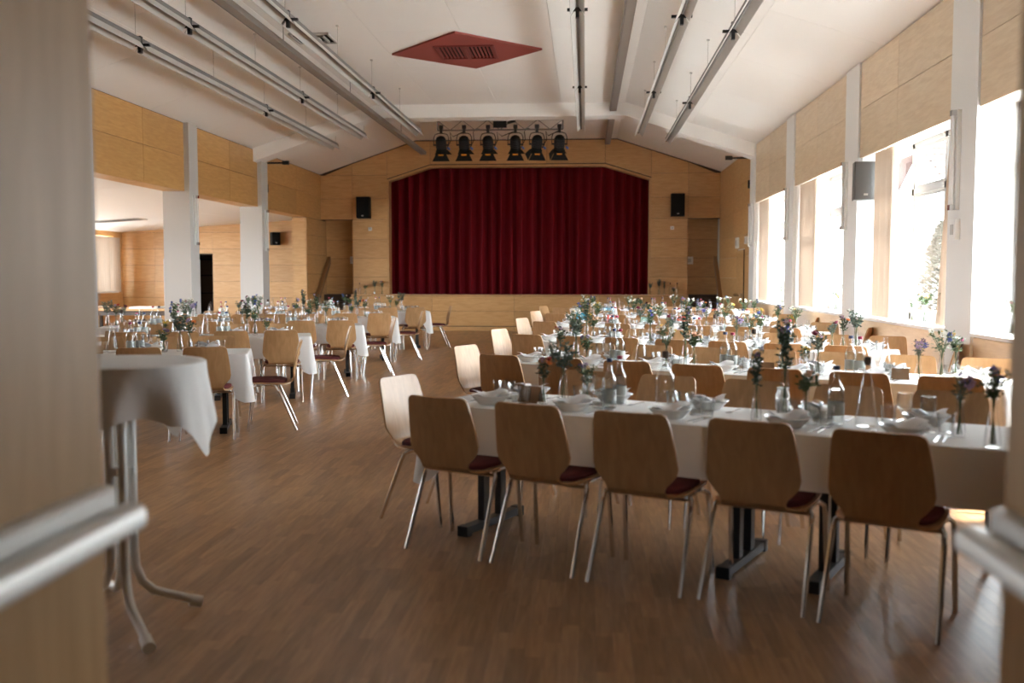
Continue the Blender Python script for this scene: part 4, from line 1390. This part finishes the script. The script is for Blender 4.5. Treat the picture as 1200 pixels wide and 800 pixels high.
for z in (-.12, -.08, -.04, 0, .04):
    fins.lathe([(.117, z), (.126, z), (.126, z + .012), (.117, z + .012)], 18)
fins.v = [tuple(Rx @ Vector(p)) for p in fins.v]
fins_me = fins.mesh('cooling_fins', M['black_metal'])
lens = MB().ball((0, 0, .165), .11, 14, 6, (1, 1, .25)); lens.v = [tuple(Rx @ Vector(p)) for p in lens.v]
lens_me = lens.mesh('lens', mat('lamp_lens', (.10, .09, .08), .15))
yoke = MB().tube([(-.17, 0, .0), (-.17, 0, .16), (-.14, 0, .235), (-.07, 0, .26), (.07, 0, .26), (.14, 0, .235), (.17, 0, .16), (.17, 0, .0)], .011, 6)
yoke.tube([(-.18, 0, 0), (-.11, 0, 0)], .02, 8).tube([(.11, 0, 0), (.18, 0, 0)], .02, 8)
yoke_me = yoke.mesh('yoke', M['black_metal'])
clamp_me = MB().box(-.03, .03, -.03, .03, .26, .38).box(-.045, .045, -.04, .04, .36, .44).mesh('clamp', M['black_metal'], False)
def flap(k):
    mb = MB()
    mb.quad((-.12, .13, .17), (.12, .13, .17), (.20, .21, .31), (-.20, .21, .31))
    mb.quad((-.12, .134, .17), (.12, .134, .17), (.20, .214, .31), (-.20, .214, .31))
    Rk = Rx @ Matrix.Rotation(k * PI / 2, 4, 'Z')
    mb.v = [tuple(Rk @ Vector(p)) for p in mb.v]
    return mb.mesh('barn_door', M['black'], False, False)
gel = MB().box(-.06, .06, -.155, -.125, .172, .20); gel.v = [tuple(Rx @ Matrix.Rotation(PI, 4, 'Z') @ Vector(p)) for p in gel.v]
plug_me = MB().tube([(.15, -.02, -.06), (.20, -.03, -.11)], .025, 8).mesh('blue_plug', M['gel_blue'])
SPOT = [('lamp_body', body_me, [('cooling_fins', fins_me, []), ('lens', lens_me, [])]), ('yoke', yoke_me, []), ('clamp', clamp_me, []), ('barn_door', flap(0), []), ('barn_door', flap(2), []),
        ('colour_frame', gel.mesh('colour_frame', M['gel_orange'], False), [], 'orange colour filter edge'), ('plug', plug_me, [], 'blue plug on the lamp side')]
for k, u in enumerate((517, 544, 572, 604, 629, 655)):
    xx = (u - 686) / 1167 * TY * 1.0
    o = root('stage_spotlight', 'black theatre spotlight with barn doors, %s from the left on the truss' % ORD[k], 'spotlight', (xx, TY, 4.43), (0, .0, .0, 0, .25, .12)[k], 'spotlights on the truss')
    stamp(SPOT, o)
    if k >= 4:
        ob('barn_door', flap(1), o)
for k in range(5):
    xa = (517, 544, 572, 604, 629)[k]
    x0 = (xa - 686) / 1167 * TY
    x1 = ((544, 572, 604, 629, 655)[k] - 686) / 1167 * TY
    pts = [(x0 + .12, TY + .05, 4.35), (x0 + .22, TY + .06, 4.55), (x0 + .2, TY + .05, 4.72), ((x0 + x1) / 2, TY + .04, 4.80 if k % 2 else 4.62), (x1, TY + .03, 4.74)]
    tag(ob('lamp_cable', MB().tube(pts, .01, 6).mesh('lamp_cable', M['black'])), 'black cable looping between the %s and %s spotlight' % (ORD[k], ORD[k + 1]), 'cable')

# ---- wall fittings
def wall_box(name, label, cat, x, y, z, sx, sy, sz, m, parts=None):
    o = root(name, label, cat, (x, y, z))
    return o
def speaker(label, p, size, m, yaw=0, mount='back'):
    w_, d_, h_ = size
    o = root('loudspeaker', label, 'speaker', p, yaw)
    ob('cabinet', MB().box(-w_ / 2, w_ / 2, -d_, 0, 0, h_).mesh('cabinet', m, False), o)
    ob('grille', MB().box(-w_ / 2 + .015, w_ / 2 - .015, -d_ - .012, -d_, .015, h_ - .015).mesh('grille', m, False), o)
    ob('badge', MB().box(-.025, .025, -d_ - .016, -d_ - .012, .05, .075).mesh('badge', M['alu'], False), o)
    ob('bracket', MB().box(-.03, .03, -.01, .05, h_ * .3, h_ * .7).mesh('bracket', M['black_metal'], False), o)
speaker('black loudspeaker on the birch wall left of the stage curtain', (-5.87, YB - .07, 2.97), (.34, .28, .56), M['black'])
speaker('black loudspeaker on the birch wall right of the stage curtain', (2.37, YB - .07, 2.99), (.34, .28, .58), M['black'])
speaker('small black loudspeaker on the side room rear wall', (-8.35, YB - .07, 2.27), (.22, .3, .34), M['black'], .5)
speaker('grey loudspeaker hung on the white pilaster between two windows', (XR + .01, 13.03, 2.40), (.27, .24, .47), M['grey'], math.radians(-8))
def wall_light(label, x, y, z0, z1, sgn):
    o = root('wall_light', label, 'light', (x, y, z0), 0, 'vertical tube lights on pillars')
    h_ = z1 - z0
    ob('housing', MB().box(*sorted((0, sgn * .035)), -.05, .05, 0, h_).mesh('housing', M['white_plastic'], False), o)
    ob('tube', MB().tube([(sgn * .055, 0, .04), (sgn * .055, 0, h_ - .04)], .016, 10).mesh('tube', M['white_paint']), o)
    for z in (0, h_ - .05):
        ob('end_cap', MB().box(*sorted((sgn * .03, sgn * .08)), -.03, .03, z, z + .05).mesh('end_cap', M['steel'], False), o)
wall_light('vertical tube light on the pilaster nearest the entrance', XR - .05, 9.62, 2.06, 2.98, -1)
wall_light('vertical tube light on the pilaster with the grey loudspeaker', XR - .05, 13.6, 2.06, 2.95, -1)
wall_light('vertical tube light on the pilaster before the last window', XR - .05, 17.42, 2.06, 2.95, -1)
wall_light('vertical tube light on the pilaster beside the stage door', XR - .05, 21.2, 2.06, 2.95, -1)
wall_light('vertical tube light on the nearer left pier', XL + .12, 17.45, 2.0, 2.88, 1)
wall_light('vertical tube light on the left pier nearer the stage', XL + .12, 21.42, 2.0, 2.88, 1)
def plate(label, x, y, z, w_, h_, axis, m='white_plastic', cat='switch'):
    o = root('wall_switch', label, cat, (x, y, z))
    if axis == 'y':
        ob('cover', MB().box(-w_ / 2, w_ / 2, -.03, 0, -h_ / 2, h_ / 2).mesh('cover', M[m], False), o)
        ob('button', MB().box(-w_ / 4, w_ / 4, -.036, -.03, -h_ / 4, h_ / 4).mesh('button', M['batten'], False), o)
    else:
        ob('cover', MB().box(-.05, 0, -w_ / 2, w_ / 2, -h_ / 2, h_ / 2).mesh('cover', M[m], False), o)
        ob('button', MB().box(-.056, -.05, -w_ / 4, w_ / 4, -h_ / 4, h_ / 4).mesh('button', M['batten'], False), o)
plate('white thermostat box on the pilaster under the nearest tube light', XR - .05, 9.6, 1.88, .14, .19, 'x')
plate('small white socket on the birch wall left of the curtain', -5.74, YB - .02, 2.70, .09, .09, 'y')
plate('small white socket on the birch wall right of the curtain', 2.25, YB - .02, 2.70, .09, .09, 'y')
plate('grey switch panel at the left niche beside the stage', SX0 - .08, YB - .02 + .4, 1.88, .16, .2, 'y')
plate('white switch panel on the birch wall right of the stage', SX1 + .10, YN - .02, 1.86, .19, .2, 'y')
plate('white control box on the right wall above the side door', XR - .02, 23.2, 2.20, .3, .24, 'x')
plate('small white sensor beside the white control box', XR - .02, 21.95, 2.22, .16, .16, 'x')
for xx, yy, sg, lab in ((XR, 21.55, -1, 'black cable bracket at the right end of the ceiling beam'), (XL, 21.75, 1, 'black cable bracket at the left end of the ceiling beam')):
    o = root('cable_bracket', lab, 'bracket', (xx, yy, 3.92))
    ob('arm', MB().box(*sorted((sg * .02, sg * .5)), 0, .03, 0, .035).box(*sorted((sg * .42, sg * .56)), -.03, .05, -.02, .06).mesh('arm', M['black_metal'], False), o)
    ob('clip', MB().box(*sorted((sg * .02, sg * .08)), 0, .05, -.62, -.45).mesh('clip', M['black_metal'], False), o)

# ---- flowers and bottles on the stage edge and window sills
for kd, u, s, lab in (('rose', 426, .95, 'small dark flower vase on the left end of the stage'), ('eucalyptus', 437, 1.0, 'wilting tall leafy vase on the left end of the stage'), ('orange', 446, 1.2, 'slim flower vase beside the curtain on the left stage end')):
    put_vase(kd, ((u - 686) / 1167 * 26.3, YB - .13, 0), .956, '', None, s, lab)
put('water_bottle', [('bottle_body', bottle_me, []), ('stopper', cork_me, [])], ((419 - 686) / 1167 * 26.3, YB - .13), .956, 'empty clear bottle standing at the left end of the stage', 'bottle')
for kd, u, s, lab in (('eucalyptus', 761, .85, 'dark leafy vase in front of the curtain at the right stage end'), ('eucalyptus', 771, 1.1, 'dark full leafy vase on the right stage end'), ('spike', 777, .8, 'taller dark flower vase on the right stage end'), ('purple', 788, .9, 'low flower vase between two bottles on the right stage end')):
    put_vase(kd, ((u - 686) / 1167 * 26.3, YB - .13, 0), .956, '', None, s, lab)
for u, lab in ((784, 'clear bottle left of the low vase on the right stage end'), (792, 'clear bottle right of the low vase on the right stage end')):
    put('water_bottle', [('bottle_body', bottle_me, []), ('stopper', cork_me, [])], ((u - 686) / 1167 * 26.3, YB - .13), .956, lab, 'bottle')
for kd, y, s, lab in (('white', 11.35, .9, 'white flowers in glass on the sill of the tree window'), ('rose', 10.95, 1.2, 'taller peach flowers in glass on the sill of the tree window'), ('white', 10.35, 1.05, 'white blossom in glass on the sill beside the near curtain'),
                      ('white', 14.75, 1.25, 'white flowers in glass on the sill of the middle window'), ('yellow', 14.5, 1.3, 'yellow flowers in glass on the sill of the middle window'), ('white', 18.7, 1.15, 'white flowers in glass on the sill nearest the stage'),
                      ('blue', 8.72, .95, 'blue and pink flowers in glass on the sill beside the right door')):
    put_vase(kd, (XR + .12, y), W0 + .001, '', 'flower vases on the window sills', s, lab)
